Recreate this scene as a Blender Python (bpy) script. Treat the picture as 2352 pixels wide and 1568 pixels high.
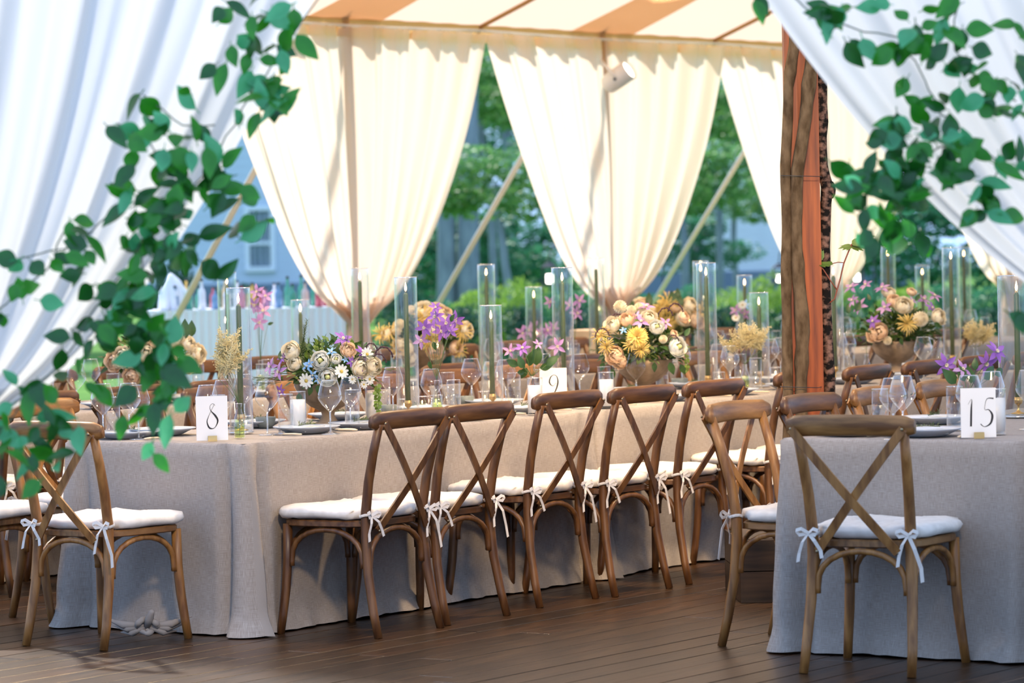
import bpy, math, random
from mathutils import Vector, Matrix, noise
for o in list(bpy.data.objects): bpy.data.objects.remove(o)
SC = bpy.context.scene; COL = SC.collection
PI = math.pi
rnd = random.Random(7)

# ------------------------------------------------------------------ camera
FPX = 8000.0; HC = 1.515; TAU = math.atan(224/FPX); ROLL = .022
_F = Vector((0, math.cos(TAU), -math.sin(TAU))); _U0 = Vector((0, math.sin(TAU), math.cos(TAU))); _R0 = Vector((1, 0, 0))
_R = _R0*math.cos(ROLL) - _U0*math.sin(ROLL); _U = _R0*math.sin(ROLL) + _U0*math.cos(ROLL)
ORG = Vector((0, 0, HC))
def ray(x, y): return _F*FPX + _R*(x-1176) + _U*(784-y)
def atz(x, y, z): d = ray(x, y); return ORG + d*((z-HC)/d.z)
def aty(x, y, Y): d = ray(x, y); return ORG + d*(Y/d.y)
def proj(p): v = Vector(p)-ORG; k = FPX/v.dot(_F); return 1176+v.dot(_R)*k, 784-v.dot(_U)*k
cd = bpy.data.cameras.new('camera'); cam = bpy.data.objects.new('camera', cd); COL.objects.link(cam)
m = Matrix.Identity(4)
for i in range(3): m[i][0] = _R[i]; m[i][1] = _U[i]; m[i][2] = -_F[i]; m[i][3] = ORG[i]
cam.matrix_world = m
cd.sensor_width = 36; cd.lens = FPX/2352*36; cd.clip_end = 400
cd.dof.use_dof = True; cd.dof.focus_distance = 14.2; cd.dof.aperture_fstop = 4.0
SC.camera = cam

# ------------------------------------------------------------------ sky, sun, exposure
w = bpy.data.worlds.new('sky'); SC.world = w; w.use_nodes = True
bg = w.node_tree.nodes['Background']; bg.inputs[0].default_value = (.43, .625, 1.0, 1); bg.inputs[1].default_value = 1.38
sd = bpy.data.lights.new('sun', 'SUN'); sd.energy = 5.0; sd.color = (1, .95, .88); sd.angle = .05
sun = bpy.data.objects.new('sun', sd); COL.objects.link(sun)
sun.rotation_euler = Vector((.30, -.62, -.72)).to_track_quat('-Z', 'Y').to_euler()
SC.view_settings.view_transform = 'Standard'; SC.view_settings.look = 'None'
SC.view_settings.exposure = 0.45; SC.view_settings.gamma = 1; SC.view_settings.use_curve_mapping = False
try:
    SC.cycles.transparent_max_bounces = 32; SC.cycles.max_bounces = 12; SC.cycles.transmission_bounces = 10
    SC.cycles.caustics_refractive = False; SC.cycles.caustics_reflective = False
except Exception: pass

# ------------------------------------------------------------------ materials
def newmat(name):
    m = bpy.data.materials.new(name); m.use_nodes = True; nt = m.node_tree
    return m, nt, nt.nodes['Principled BSDF'], nt.nodes['Material Output']
def mat(name, c1, c2=None, rough=.6, scale=(6, 6, 6), detail=4, spec=.5, metal=0, bump=0, lo=.35, hi=.65, coat=0, coord='Object', bscale=1, dist=0):
    m, nt, b, out = newmat(name)
    b.inputs['Roughness'].default_value = rough; b.inputs['Metallic'].default_value = metal
    b.inputs['Specular IOR Level'].default_value = spec; b.inputs['Coat Weight'].default_value = coat
    b.inputs['Base Color'].default_value = (*c1, 1)
    if c2 is not None or bump:
        tc = nt.nodes.new('ShaderNodeTexCoord'); mp = nt.nodes.new('ShaderNodeMapping'); nz = nt.nodes.new('ShaderNodeTexNoise')
        mp.inputs['Scale'].default_value = scale; nz.inputs['Scale'].default_value = 1; nz.inputs['Detail'].default_value = detail
        nz.inputs['Distortion'].default_value = dist
        nt.links.new(tc.outputs[coord], mp.inputs[0]); nt.links.new(mp.outputs[0], nz.inputs[0])
        if c2 is not None:
            cr = nt.nodes.new('ShaderNodeValToRGB'); cr.color_ramp.elements[0].position = lo; cr.color_ramp.elements[1].position = hi
            cr.color_ramp.elements[0].color = (*c1, 1); cr.color_ramp.elements[1].color = (*c2, 1)
            nt.links.new(nz.outputs[0], cr.inputs[0]); nt.links.new(cr.outputs[0], b.inputs['Base Color'])
        if bump:
            bp = nt.nodes.new('ShaderNodeBump'); bp.inputs['Strength'].default_value = bump; bp.inputs['Distance'].default_value = .003*bscale
            nt.links.new(nz.outputs[0], bp.inputs['Height']); nt.links.new(bp.outputs[0], b.inputs['Normal'])
    return m
def sheer(name, cd_, ct, mixf=.55, transp=0.0, scale=60):
    m, nt, b, out = newmat(name); nt.nodes.remove(b)
    d = nt.nodes.new('ShaderNodeBsdfDiffuse'); t = nt.nodes.new('ShaderNodeBsdfTranslucent'); mx = nt.nodes.new('ShaderNodeMixShader')
    d.inputs[0].default_value = (*cd_, 1); t.inputs[0].default_value = (*ct, 1); mx.inputs[0].default_value = mixf
    nt.links.new(d.outputs[0], mx.inputs[1]); nt.links.new(t.outputs[0], mx.inputs[2]); o = mx
    if transp > 0:
        tr = nt.nodes.new('ShaderNodeBsdfTransparent'); m2 = nt.nodes.new('ShaderNodeMixShader'); m2.inputs[0].default_value = transp
        nt.links.new(mx.outputs[0], m2.inputs[1]); nt.links.new(tr.outputs[0], m2.inputs[2]); o = m2
    nt.links.new(o.outputs[0], out.inputs[0]); return m
def leafmat(name, c1, c2, rough=.4, tr=.25, spec=.5):
    m, nt, b, out = newmat(name)
    oi = nt.nodes.new('ShaderNodeTexCoord'); nz = nt.nodes.new('ShaderNodeTexNoise'); nz.inputs['Scale'].default_value = 18
    cr = nt.nodes.new('ShaderNodeValToRGB'); cr.color_ramp.elements[0].position = .35; cr.color_ramp.elements[1].position = .65
    cr.color_ramp.elements[0].color = (*c1, 1); cr.color_ramp.elements[1].color = (*c2, 1)
    nt.links.new(oi.outputs['Object'], nz.inputs[0]); nt.links.new(nz.outputs[0], cr.inputs[0]); nt.links.new(cr.outputs[0], b.inputs['Base Color'])
    b.inputs['Roughness'].default_value = rough; b.inputs['Specular IOR Level'].default_value = spec
    t = nt.nodes.new('ShaderNodeBsdfTranslucent'); nt.links.new(cr.outputs[0], t.inputs[0])
    mx = nt.nodes.new('ShaderNodeMixShader'); mx.inputs[0].default_value = tr
    nt.links.new(b.outputs[0], mx.inputs[1]); nt.links.new(t.outputs[0], mx.inputs[2]); nt.links.new(mx.outputs[0], out.inputs[0]); return m
def thinglass(name, tint=(.97, .98, .98), base=.06, top=.8, power=3.0, rough=.01):
    m, nt, b, out = newmat(name); nt.nodes.remove(b)
    lw = nt.nodes.new('ShaderNodeLayerWeight'); lw.inputs[0].default_value = .5
    pw = nt.nodes.new('ShaderNodeMath'); pw.operation = 'POWER'; pw.inputs[1].default_value = power
    ml = nt.nodes.new('ShaderNodeMath'); ml.operation = 'MULTIPLY_ADD'; ml.inputs[1].default_value = top; ml.inputs[2].default_value = base
    nt.links.new(lw.outputs['Facing'], pw.inputs[0]); nt.links.new(pw.outputs[0], ml.inputs[0])
    tr = nt.nodes.new('ShaderNodeBsdfTransparent'); tr.inputs[0].default_value = (*tint, 1)
    gl = nt.nodes.new('ShaderNodeBsdfGlossy'); gl.inputs['Roughness'].default_value = rough; gl.inputs[0].default_value = (1, 1, 1, 1)
    mx = nt.nodes.new('ShaderNodeMixShader'); nt.links.new(ml.outputs[0], mx.inputs[0])
    nt.links.new(tr.outputs[0], mx.inputs[1]); nt.links.new(gl.outputs[0], mx.inputs[2]); nt.links.new(mx.outputs[0], out.inputs[0]); return m
def emit(name, c, s):
    m, nt, b, out = newmat(name); nt.nodes.remove(b); e = nt.nodes.new('ShaderNodeEmission')
    e.inputs[0].default_value = (*c, 1); e.inputs[1].default_value = s; nt.links.new(e.outputs[0], out.inputs[0]); return m

M = {}
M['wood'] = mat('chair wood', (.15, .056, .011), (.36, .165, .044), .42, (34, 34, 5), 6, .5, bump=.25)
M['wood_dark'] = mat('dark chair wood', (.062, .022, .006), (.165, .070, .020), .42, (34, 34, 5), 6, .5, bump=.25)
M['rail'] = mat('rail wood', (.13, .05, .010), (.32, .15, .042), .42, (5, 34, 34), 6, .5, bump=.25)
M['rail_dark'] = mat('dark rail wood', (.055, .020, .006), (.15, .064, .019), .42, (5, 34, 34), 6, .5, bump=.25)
M['seatwood'] = mat('seat wood', (.12, .05, .014), (.28, .135, .045), .42, (40, 6, 20), 5, .5, bump=.2)
M['plank'] = [mat('oiled plank %d' % i, a, b_, .34, (3.0, 40, 20), 7, .45, bump=.5, dist=.6) for i, (a, b_) in enumerate([((.010, .0045, .002), (.046, .022, .009)), ((.013, .006, .0025), (.055, .027, .011)), ((.008, .0035, .0015), (.036, .017, .007)), ((.014, .006, .002), (.060, .026, .010))])]
M['floor'] = mat('floor deck', (.008, .004, .002), (.034, .017, .008), .4, (2, 30, 1), 5, .4, bump=.3)
M['bolt'] = mat('dull brass bolt', (.30, .24, .15), None, .35, metal=1)
M['cushion'] = mat('ivory cushion canvas', (.66, .61, .55), (.74, .69, .63), .9, (30, 30, 30), 3, .1, bump=.3)
M['tie'] = mat('ivory tie cotton', (.68, .63, .58), None, .9, spec=.1)
M['gold'] = mat('brushed brass', (.75, .50, .20), None, .28, metal=1)
M['flame'] = emit('candle flame', (1, .62, .25), 14)
M['wick'] = mat('wick', (.02, .015, .01))
M['taper'] = mat('olive green wax', (.055, .085, .022), (.065, .10, .028), .45)
M['glass'] = thinglass('thin clear glass', (.985, .985, .975), .04, .85, 2.6)
M['cylglass'] = thinglass('cylinder glass', (.975, .98, .97), .045, .9, 3.0)
M['rim'] = thinglass('glass rim', (.95, .96, .96), .35, .5, 1)
M['water'] = thinglass('water', (.95, .95, .94), .07, .5, 2.5)
M['greenwater'] = thinglass('green water', (.78, .86, .45), .1, .5, 2.5)
M['frost'] = mat('frosted white glass', (.80, .80, .80), (.9, .88, .84), .35, (14, 14, 14), spec=.4)
M['plate'] = mat('blue grey glazed plate', (.48, .53, .60), (.54, .59, .66), .25, (8, 8, 8), spec=.6)
M['napkin'] = mat('pale napkin linen', (.55, .55, .52), (.62, .61, .57), .95, (60, 60, 60), spec=.1)
M['bone'] = mat('cream cutlery handle', (.72, .58, .40), None, .35)
M['steel'] = mat('polished steel', (.7, .68, .65), None, .18, metal=1)
M['card'] = mat('card stock', (.86, .82, .76), None, .8, spec=.2)
M['ink'] = mat('black ink', (.012, .01, .01), None, .6)
M['stone'] = mat('aged stone urn', (.16, .11, .065), (.36, .26, .17), .85, (9, 9, 9), 8, .3, bump=.6)
M['greystone'] = mat('grey stoneware', (.12, .14, .13), (.2, .22, .2), .6, (20, 20, 20))
M['green'] = leafmat('deep leaf', (.020, .060, .012), (.055, .125, .022))
M['green2'] = leafmat('olive leaf', (.06, .09, .025), (.13, .17, .05))
M['green3'] = leafmat('lime leaf', (.13, .22, .03), (.24, .33, .06))
M['stem'] = mat('flower stem', (.07, .12, .03), None, .5)
M['rose'] = leafmat('ivory petal', (.78, .68, .48), (.86, .80, .64), .6, .25, .2)
M['heart'] = mat('pale green heart', (.50, .52, .16), (.72, .66, .34), .7, (60, 60, 60))
M['white'] = leafmat('white petal', (.82, .80, .70), (.88, .87, .80), .6, .25, .2)
M['peach'] = leafmat('peach petal', (.80, .58, .38), (.86, .68, .48), .6, .25, .2)
M['yellow'] = leafmat('yellow petal', (.72, .50, .12), (.82, .64, .24), .6, .25, .2)
M['purple'] = leafmat('purple petal', (.20, .08, .36), (.36, .17, .50), .55, .2, .2)
M['mauve'] = leafmat('mauve petal', (.34, .17, .40), (.52, .32, .52), .55, .2, .2)
M['blue'] = leafmat('blue petal', (.20, .42, .72), (.35, .55, .80), .55, .2, .2)
M['dark'] = mat('dark amaranth', (.022, .008, .014), (.06, .02, .03), .8, (60, 60, 60))
M['pollen'] = mat('pollen centre', (.42, .28, .04), (.62, .46, .10), .8, (80, 80, 80))
M['astilbe'] = leafmat('cream plume', (.80, .68, .34), (.92, .84, .55), .7, .3, .1)
M['smilax'] = [leafmat('smilax leaf', (.018, .19, .010), (.055, .34, .018), .30, .40, .6), leafmat('smilax dark leaf', (.006, .075, .008), (.016, .16, .012), .28, .3, .6),
               leafmat('smilax pale leaf', (.05, .34, .12), (.12, .50, .20), .3, .4, .7)]
M['vine'] = mat('vine stem', (.10, .13, .07), None, .5)
def linen(name, c1, c2, c3):
    m, nt, b, out = newmat(name); N = nt.nodes; L = nt.links
    uv = N.new('ShaderNodeTexCoord')
    def nz(sc, det):
        mp = N.new('ShaderNodeMapping'); mp.inputs['Scale'].default_value = sc; n = N.new('ShaderNodeTexNoise'); n.inputs['Scale'].default_value = 1; n.inputs['Detail'].default_value = det
        L.new(uv.outputs['UV'], mp.inputs[0]); L.new(mp.outputs[0], n.inputs[0]); return n
    a = nz((900, 30, 1), 3); c = nz((30, 900, 1), 3); mx = N.new('ShaderNodeMath'); mx.operation = 'ADD'
    L.new(a.outputs[0], mx.inputs[0]); L.new(c.outputs[0], mx.inputs[1])
    cr = N.new('ShaderNodeValToRGB'); cr.color_ramp.elements[0].position = .8/2; cr.color_ramp.elements[1].position = 1.22/2
    cr.color_ramp.elements[0].color = (*c1, 1); cr.color_ramp.elements[1].color = (*c3, 1); e = cr.color_ramp.elements.new(.5); e.color = (*c2, 1)
    hf = N.new('ShaderNodeMath'); hf.operation = 'MULTIPLY'; hf.inputs[1].default_value = .5
    L.new(mx.outputs[0], hf.inputs[0]); L.new(hf.outputs[0], cr.inputs[0]); L.new(cr.outputs[0], b.inputs['Base Color'])
    b.inputs['Roughness'].default_value = .95; b.inputs['Specular IOR Level'].default_value = .1
    bp = N.new('ShaderNodeBump'); bp.inputs['Strength'].default_value = .25; bp.inputs['Distance'].default_value = .002
    L.new(mx.outputs[0], bp.inputs['Height']); L.new(bp.outputs[0], b.inputs['Normal']); return m
M['linen'] = linen('greige linen', (.27, .23, .20), (.335, .295, .262), (.41, .37, .335))
M['tan'] = mat('tan cloth', (.55, .38, .22), (.62, .44, .27), .9, (9, 9, 9))
M['whitecloth'] = mat('white cloth', (.82, .83, .86), None, .9)
M['curtain'] = sheer('cream sheer curtain', (.89, .74, .60), (.98, .81, .65), .60)
M['drape'] = sheer('white sheer drape', (.62, .62, .62), (.76, .74, .69), .45)
M['roof'] = sheer('sailcloth canopy', (.80, .62, .46), (.80, .58, .41), .53)
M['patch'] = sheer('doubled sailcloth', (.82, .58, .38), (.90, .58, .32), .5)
M['valance'] = sheer('gathered valance', (.62, .42, .20), (.70, .42, .16), .5)
M['rope'] = mat('cream guy strap', (.82, .80, .72), None, .8)
M['pole'] = mat('varnished pole', (.45, .28, .12), (.55, .36, .16), .4, (20, 20, 3))
M['cedar'] = mat('orange cedar lumber', (.17, .030, .006), (.46, .10, .016), .45, (30, 30, 2.2), 6, .4, bump=.3)
M['bark'] = mat('grey brown bark', (.085, .048, .020), (.20, .125, .062), .9, (30, 30, 14), 8, .2, bump=1, bscale=2)
M['birch'] = mat('dark flaking bark', (.010, .007, .005), (.26, .14, .095), .9, (26, 26, 34), 8, .2, bump=1, bscale=2, lo=.46, hi=.62)
M['boxwood'] = mat('dark stained box', (.012, .006, .003), (.04, .02, .01), .4, (4, 40, 40), 5)
M['metalwhite'] = mat('white enamel', (.85, .80, .72), None, .4)
M['black'] = mat('black iron', (.02, .025, .03), None, .5)
M['lampglow'] = emit('lantern candle glow', (1, .93, .85), 7)
M['spotglow'] = emit('spot lens', (1, .9, .72), 5)

# ------------------------------------------------------------------ mesh helpers
class MB:
    def __init__(s): s.v = []; s.f = []; s.mi = []; s.uv = None
    def add(s, vs, fs, mi=0):
        b = len(s.v); s.v += [tuple(p) for p in vs]; s.f += [tuple(i+b for i in f) for f in fs]; s.mi += [mi]*len(fs)
    def box(s, c, h, R=None, mi=0):
        vs = []
        for x in (-1, 1):
            for y in (-1, 1):
                for z in (-1, 1):
                    p = Vector((x*h[0], y*h[1], z*h[2])); p = R @ p if R else p; vs.append(p+Vector(c))
        s.add(vs, [(0, 1, 3, 2), (4, 6, 7, 5), (0, 4, 5, 1), (2, 3, 7, 6), (0, 2, 6, 4), (1, 5, 7, 3)], mi)
    def tube(s, pts, r, n=8, mi=0, flat=None, up=None, caps=True):
        pts = [Vector(p) for p in pts]; k = len(pts); rs = r if isinstance(r, (list, tuple)) else [r]*k
        t0 = (pts[1]-pts[0]).normalized(); a = Vector(up) if up else (Vector((0, 0, 1)) if abs(t0.z) < .9 else Vector((0, 1, 0)))
        x = (a - t0*a.dot(t0)).normalized(); vs = []; fs = []
        for i, p in enumerate(pts):
            t = (pts[min(i+1, k-1)]-pts[max(i-1, 0)]).normalized()
            if up: x = Vector(up)
            x = (x - t*x.dot(t)).normalized(); y = t.cross(x)
            for j in range(n):
                an = 2*PI*(j+.5)/n; f = flat if flat else 1
                vs.append(p + x*math.cos(an)*rs[i] + y*math.sin(an)*rs[i]*f)
        for i in range(k-1):
            for j in range(n): fs.append((i*n+j, i*n+(j+1) % n, (i+1)*n+(j+1) % n, (i+1)*n+j))
        if caps: fs.append(tuple(range(n-1, -1, -1))); fs.append(tuple((k-1)*n+j for j in range(n)))
        s.add(vs, fs, mi)
    def strip(s, pts, wv, th, mi=0):   # flat strip: half width vector wv, half thickness vector th
        vs = []; fs = []; k = len(pts)
        for p in pts:
            p = Vector(p); vs += [p-wv-th, p+wv-th, p+wv+th, p-wv+th]
        for i in range(k-1):
            for j in range(4): fs.append((i*4+j, i*4+(j+1) % 4, i*4+4+(j+1) % 4, i*4+4+j))
        fs += [(3, 2, 1, 0), tuple((k-1)*4+j for j in range(4))]; s.add(vs, fs, mi)
    def lathe(s, prof, n=20, mi=0, o=(0, 0, 0), flute=0, nf=12):
        vs = []; fs = []; k = len(prof)
        for r, z in prof:
            for j in range(n):
                a = 2*PI*j/n; rr = r*(1+flute*math.cos(nf*a)); vs.append((o[0]+rr*math.cos(a), o[1]+rr*math.sin(a), o[2]+z))
        for i in range(k-1):
            for j in range(n): fs.append((i*n+j, i*n+(j+1) % n, (i+1)*n+(j+1) % n, (i+1)*n+j))
        s.add(vs, fs, mi)
    def disc(s, r, z, n=20, mi=0, o=(0, 0, 0)):
        s.add([(o[0]+r*math.cos(2*PI*j/n), o[1]+r*math.sin(2*PI*j/n), o[2]+z) for j in range(n)], [tuple(range(n))], mi)
    def ball(s, c, r, n=8, m=5, mi=0):
        r = r if isinstance(r, (tuple, list)) else (r, r, r); vs = []; fs = []
        for i in range(m+1):
            th = PI*i/m
            for j in range(n): a = 2*PI*j/n; vs.append((c[0]+r[0]*math.sin(th)*math.cos(a), c[1]+r[1]*math.sin(th)*math.sin(a), c[2]+r[2]*math.cos(th)))
        for i in range(m):
            for j in range(n): fs.append((i*n+j, (i+1)*n+j, (i+1)*n+(j+1) % n, i*n+(j+1) % n))
        s.add(vs, fs, mi)
    def grid(s, nu, nv, fn, mi=0):
        vs = [fn(i/nu, j/nv) for j in range(nv+1) for i in range(nu+1)]; W = nu+1
        s.add(vs, [(j*W+i, j*W+i+1, (j+1)*W+i+1, (j+1)*W+i) for j in range(nv) for i in range(nu)], mi)
    def leaf(s, base, d, nrm, L, W, mi=0, cup=.15, bend=.15, n=4):
        d = Vector(d).normalized(); nrm = Vector(nrm); sd_ = d.cross(nrm)
        if sd_.length < 1e-4: sd_ = d.cross(Vector((.3, .5, .8)))
        sd_.normalize(); nn = sd_.cross(d); vs = []; fs = []; base = Vector(base)
        for i in range(n+1):
            t = i/n; wd = W*math.sin(PI*min(1, t**.8*.96+.04)); c = base+d*L*t - nn*bend*L*t*t
            vs += [c - sd_*wd + nn*cup*wd, c, c + sd_*wd + nn*cup*wd]
        for i in range(n):
            a = i*3; fs += [(a, a+1, a+4, a+3), (a+1, a+2, a+5, a+4)]
        s.add(vs, fs, mi)
    def mesh(s, name, mats, smooth=True):
        me = bpy.data.meshes.new(name); me.from_pydata(s.v, [], s.f)
        for mm in (mats if isinstance(mats, (list, tuple)) else [mats]): me.materials.append(mm)
        me.polygons.foreach_set('material_index', s.mi)
        if smooth: me.polygons.foreach_set('use_smooth', [True]*len(s.f))
        me.update(); return me
    def build(s, name, mats, parent=None, smooth=True):
        return link(name, s.mesh(name, mats, smooth), parent)
def link(name, me, parent=None, loc=None, rot=None, sc=None):
    o = bpy.data.objects.new(name, me); COL.objects.link(o); o.parent = parent
    if loc is not None: o.location = loc
    if rot is not None:
        if isinstance(rot, Matrix): rot = rot.to_euler()
        o.rotation_euler = rot
    if sc is not None: o.scale = (sc, sc, sc) if isinstance(sc, (int, float)) else sc
    return o
def empty(name, loc=(0, 0, 0), rz=0, rot=None):
    o = bpy.data.objects.new(name, None); COL.objects.link(o); o.location = loc; o.rotation_euler = rot if rot else (0, 0, rz); o.empty_display_size = .1; return o
def tag(o, label=None, cat=None, group=None, kind=None):
    if label: o['label'] = label
    if cat: o['category'] = cat
    if group: o['group'] = group
    if kind: o['kind'] = kind
    return o
def struct(o): o['kind'] = 'structure'; return o
KIDS = {}
def copy_tree(o, parent=None):
    c = o.copy(); COL.objects.link(c); c.parent = parent
    for ch in list(o.children): copy_tree(ch, c)
    return c
REG = {}
def reg(o, key, cat, desc, where, group):       # label written at the end, in order from the left
    REG.setdefault(key, dict(cat=cat, desc=desc, where=where, group=group, obs=[]))['obs'].append(o); o['category'] = cat; return o
def frame_to(z, spin=0):
    q = Vector(z).to_track_quat('Z', 'Y'); return (q.to_matrix() @ Matrix.Rotation(spin, 3, 'Z')).to_euler()

# tent axes: u along the long tables, q across them away from the near side
L0 = Vector((-1.055, 13.583, 0)); UU = Vector((.572, .820, 0)).normalized(); VV = Vector((UU.y, -UU.x, 0)); QQ = -VV
def tp(t, p, z=0): return L0 + UU*t + QQ*p + Vector((0, 0, z))
ANG = math.atan2(UU.y, UU.x)
C0 = Vector((.962, 12.70, 0)); U0 = Vector((.532, .846, 0)).normalized(); V0 = Vector((U0.y, -U0.x, 0)); ANG0 = math.atan2(U0.y, U0.x)
TZ = .757; TZ0 = .785

# ------------------------------------------------------------------ floor
fl = empty('floor', tp(0, 0), ANG); struct(fl)
b = MB(); b.box((5, .4, -.08), (9.5, 6.9, .074)); b.build('deck', M['floor'], fl, False)
r_ = random.Random(3); pw = .15
for k in range(46):
    p = -3.95 + k*pw; t = -2.6 - r_.random()*2.0
    while t < 4.6:
        ln = 2.4; b = MB(); hw = pw/2-.0025; x1 = ln-.004
        z = r_.uniform(-.0008, .0008)
        b.add([(0, -hw, -.005), (x1, -hw, -.005), (x1, hw, -.005), (0, hw, -.005), (0, -hw, -.002+z), (x1, -hw, -.002+z), (x1, hw, -.002+z), (0, hw, -.002+z),
               (.002, -hw+.002, z), (x1-.002, -hw+.002, z), (x1-.002, hw-.002, z), (.002, hw-.002, z)],
              [(0, 1, 5, 4), (1, 2, 6, 5), (2, 3, 7, 6), (3, 0, 4, 7), (4, 5, 9, 8), (5, 6, 10, 9), (6, 7, 11, 10), (7, 4, 8, 11), (8, 9, 10, 11)])
        o = b.build('plank', r_.choice(M['plank']), fl, False); o.location = (t, p, 0); t += ln
# lawn
def lawnmesh():
    b = MB(); b.grid(40, 40, lambda a, c: (-60+120*a, 8+170*c, -.16 + .05*math.sin(a*40)*math.sin(c*31))); return b
lw = lawnmesh().build('lawn', mat('lawn', (.06, .16, .02), (.12, .26, .04), .9, (1.2, 1.2, 1.2), 8, .1)); struct(lw)

# ------------------------------------------------------------------ tent: roof, valance, wall swags, poles
EZ = 3.145; WP = 6.53
roof = empty('ceiling', (0, 0, 0)); struct(roof)
def roofz(p): return EZ + (WP-p)*math.tan(math.radians(24)) if p > .5 else EZ + (WP-.5)*math.tan(math.radians(24)) - (.5-p)*math.tan(math.radians(26))
PT = [-2.92+3.05*k for k in range(-1, 6)]
P1 = Vector((785, 45, 0)); w1 = aty(785, 45, 24.9); T1 = (w1-L0).dot(UU); WP = (w1-L0).dot(QQ); EZ = w1.z
w2 = aty(1375, 78, 27.3); WDIR = (w2-w1); WDIR.z = 0; BAY = WDIR.length; WDIR.normalize()
def wallp(k, z=0): return Vector((w1.x, w1.y, z)) + WDIR*BAY*k      # k=0 first pole seen, 1 second ...
WN = Vector((-WDIR.y, WDIR.x, 0))                                    # outward from the tent
for k in range(-2, 6):
    for h in (0, 1):
        a0 = wallp(k-.5+.5*h, EZ); a1 = wallp(k+.5*h, EZ); b = MB(); RI = 26*PI/180
        def fn(s_, q_, a0=a0, a1=a1):
            p = a0.lerp(a1, s_) - WN*q_*6.2; p.z = EZ + q_*6.2*math.tan(.42) - .10*math.sin(PI*q_)*1.0 - .03*math.sin(2*PI*(q_*1.5)); return p
        b.grid(6, 14, fn)
        o = b.build('canopy_panel', M['roof'], roof)
    # far slope from the ridge down towards the open side
    a0 = wallp(k-.5, EZ); a1 = wallp(k+.5, EZ); b = MB()
    def fn2(s_, q_, a0=a0, a1=a1):
        p = a0.lerp(a1, s_) - WN*(6.2 + q_*5.6); p.z = EZ + (6.2 - q_*5.9)*math.tan(.42); return p
    b.grid(6, 8, fn2); b.build('canopy_panel', M['roof'], roof)
    # seam webbing between panels
    b = MB(); pts = []
    for i in range(15):
        q_ = i/14; p = wallp(k+.5, EZ) - WN*q_*6.2; p.z = EZ + q_*6.2*math.tan(.42) - .10*math.sin(PI*q_) - .03*math.sin(3*PI*q_) - .012; pts.append(p)
    b.tube(pts, .022, 6, flat=.3); b.build('seam', M['valance'], roof)
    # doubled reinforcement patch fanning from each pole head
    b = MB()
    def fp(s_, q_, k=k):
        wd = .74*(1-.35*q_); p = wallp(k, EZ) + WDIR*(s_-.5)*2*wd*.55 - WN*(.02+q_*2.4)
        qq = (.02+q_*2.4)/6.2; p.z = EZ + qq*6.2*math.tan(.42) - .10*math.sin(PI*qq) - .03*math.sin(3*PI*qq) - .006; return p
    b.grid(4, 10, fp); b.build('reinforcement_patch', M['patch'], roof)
# valance band with gathers
for k in range(-2, 6):
    b = MB(); N_ = 120
    def fv(s_, q_, k=k):
        x = k-.5+s_; p = wallp(x, EZ+.02-.14*q_) + WN*(.012*math.sin(x*150)*q_ + .006*math.sin(x*61)) - WN*.03
        p.z += q_*.018*math.sin(x*190)*noise.noise(Vector((x*9, 0, 0))); return p
    b.grid(N_, 4, fv); b.build('valance', M['valance'], roof)
    b = MB(); b.tube([wallp(k-.5+i/6, EZ-.03-.015*math.sin(PI*((i/6)))) - WN*.05 for i in range(7)], .012, 6); b.build('eave_rope', M['rope'], roof)
def swag(name, centre, ax, hw, ztop, ztie, material, seed, npl=26, amp=.05, tr=.055, power=.52, nn=220, skirt=.22, lean=0, outw=Vector((0, -1, 0)), ns=46):
    rr = random.Random(seed); b = MB(); ph = [rr.uniform(0, 6.28) for _ in range(8)]
    root = empty(name, (centre.x, centre.y, 0)); lo = []
    def fn(s_, q_):
        a = 2*s_-1
        if q_ <= .86:
            v = q_/.86; z = ztop+(ztie-ztop)*v; wdt = max((1-v)**power*(hw-tr)+tr, tr)
            d = math.sqrt(max(0.0, 1-v))
        else:
            v = (q_-.86)/.14; z = ztie*(1-v)+.004*v; wdt = tr + (skirt-tr)*(v**.6); d = .35
        wv = math.sin(a*npl+ph[0]+1.1*math.sin(a*3.1+ph[1])) + .45*math.sin(a*npl*2.3+ph[2]) + .6*math.sin(a*npl*.41+ph[3])
        dep = amp*(.35+.65*d)*wv*min(1, wdt/(hw*.25)+.25)*(.5 if q_ > .86 else 1)
        if wdt < hw*.25: dep += math.sqrt(max(0, 1-a*a))*wdt*.8*(1 if int(a*npl) % 2 else -.6)*(1-wdt/(hw*.25))
        bulge = -.03*math.sin(PI*min(1, q_/.86))
        p = ax*(a*wdt + .004*math.sin(a*90+z*5)) + outw*(dep+bulge)
        zz = z - (.012*math.sin(a*npl*1.9)**2 if q_ < .02 else 0)
        return (p.x, p.y, zz)
    b.grid(nn, ns, fn); b.build('panel', material, root)
    b = MB(); b.lathe([(tr*.95, ztie-.035), (tr*1.12, ztie-.03), (tr*1.2, ztie), (tr*1.12, ztie+.03), (tr*.95, ztie+.035)], 20); b.build('tieback', material, root)
    return root
WL = ['leftmost cream curtain swag of the far tent wall', 'cream curtain swag gathered behind the left flowers and pale bar', 'cream curtain swag behind the white spotlight',
      'cream curtain swag half hidden behind the branch clad post', 'cream curtain swag farthest right, beyond the right drape', 'cream curtain swag past the right drape, outside the frame']
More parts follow.
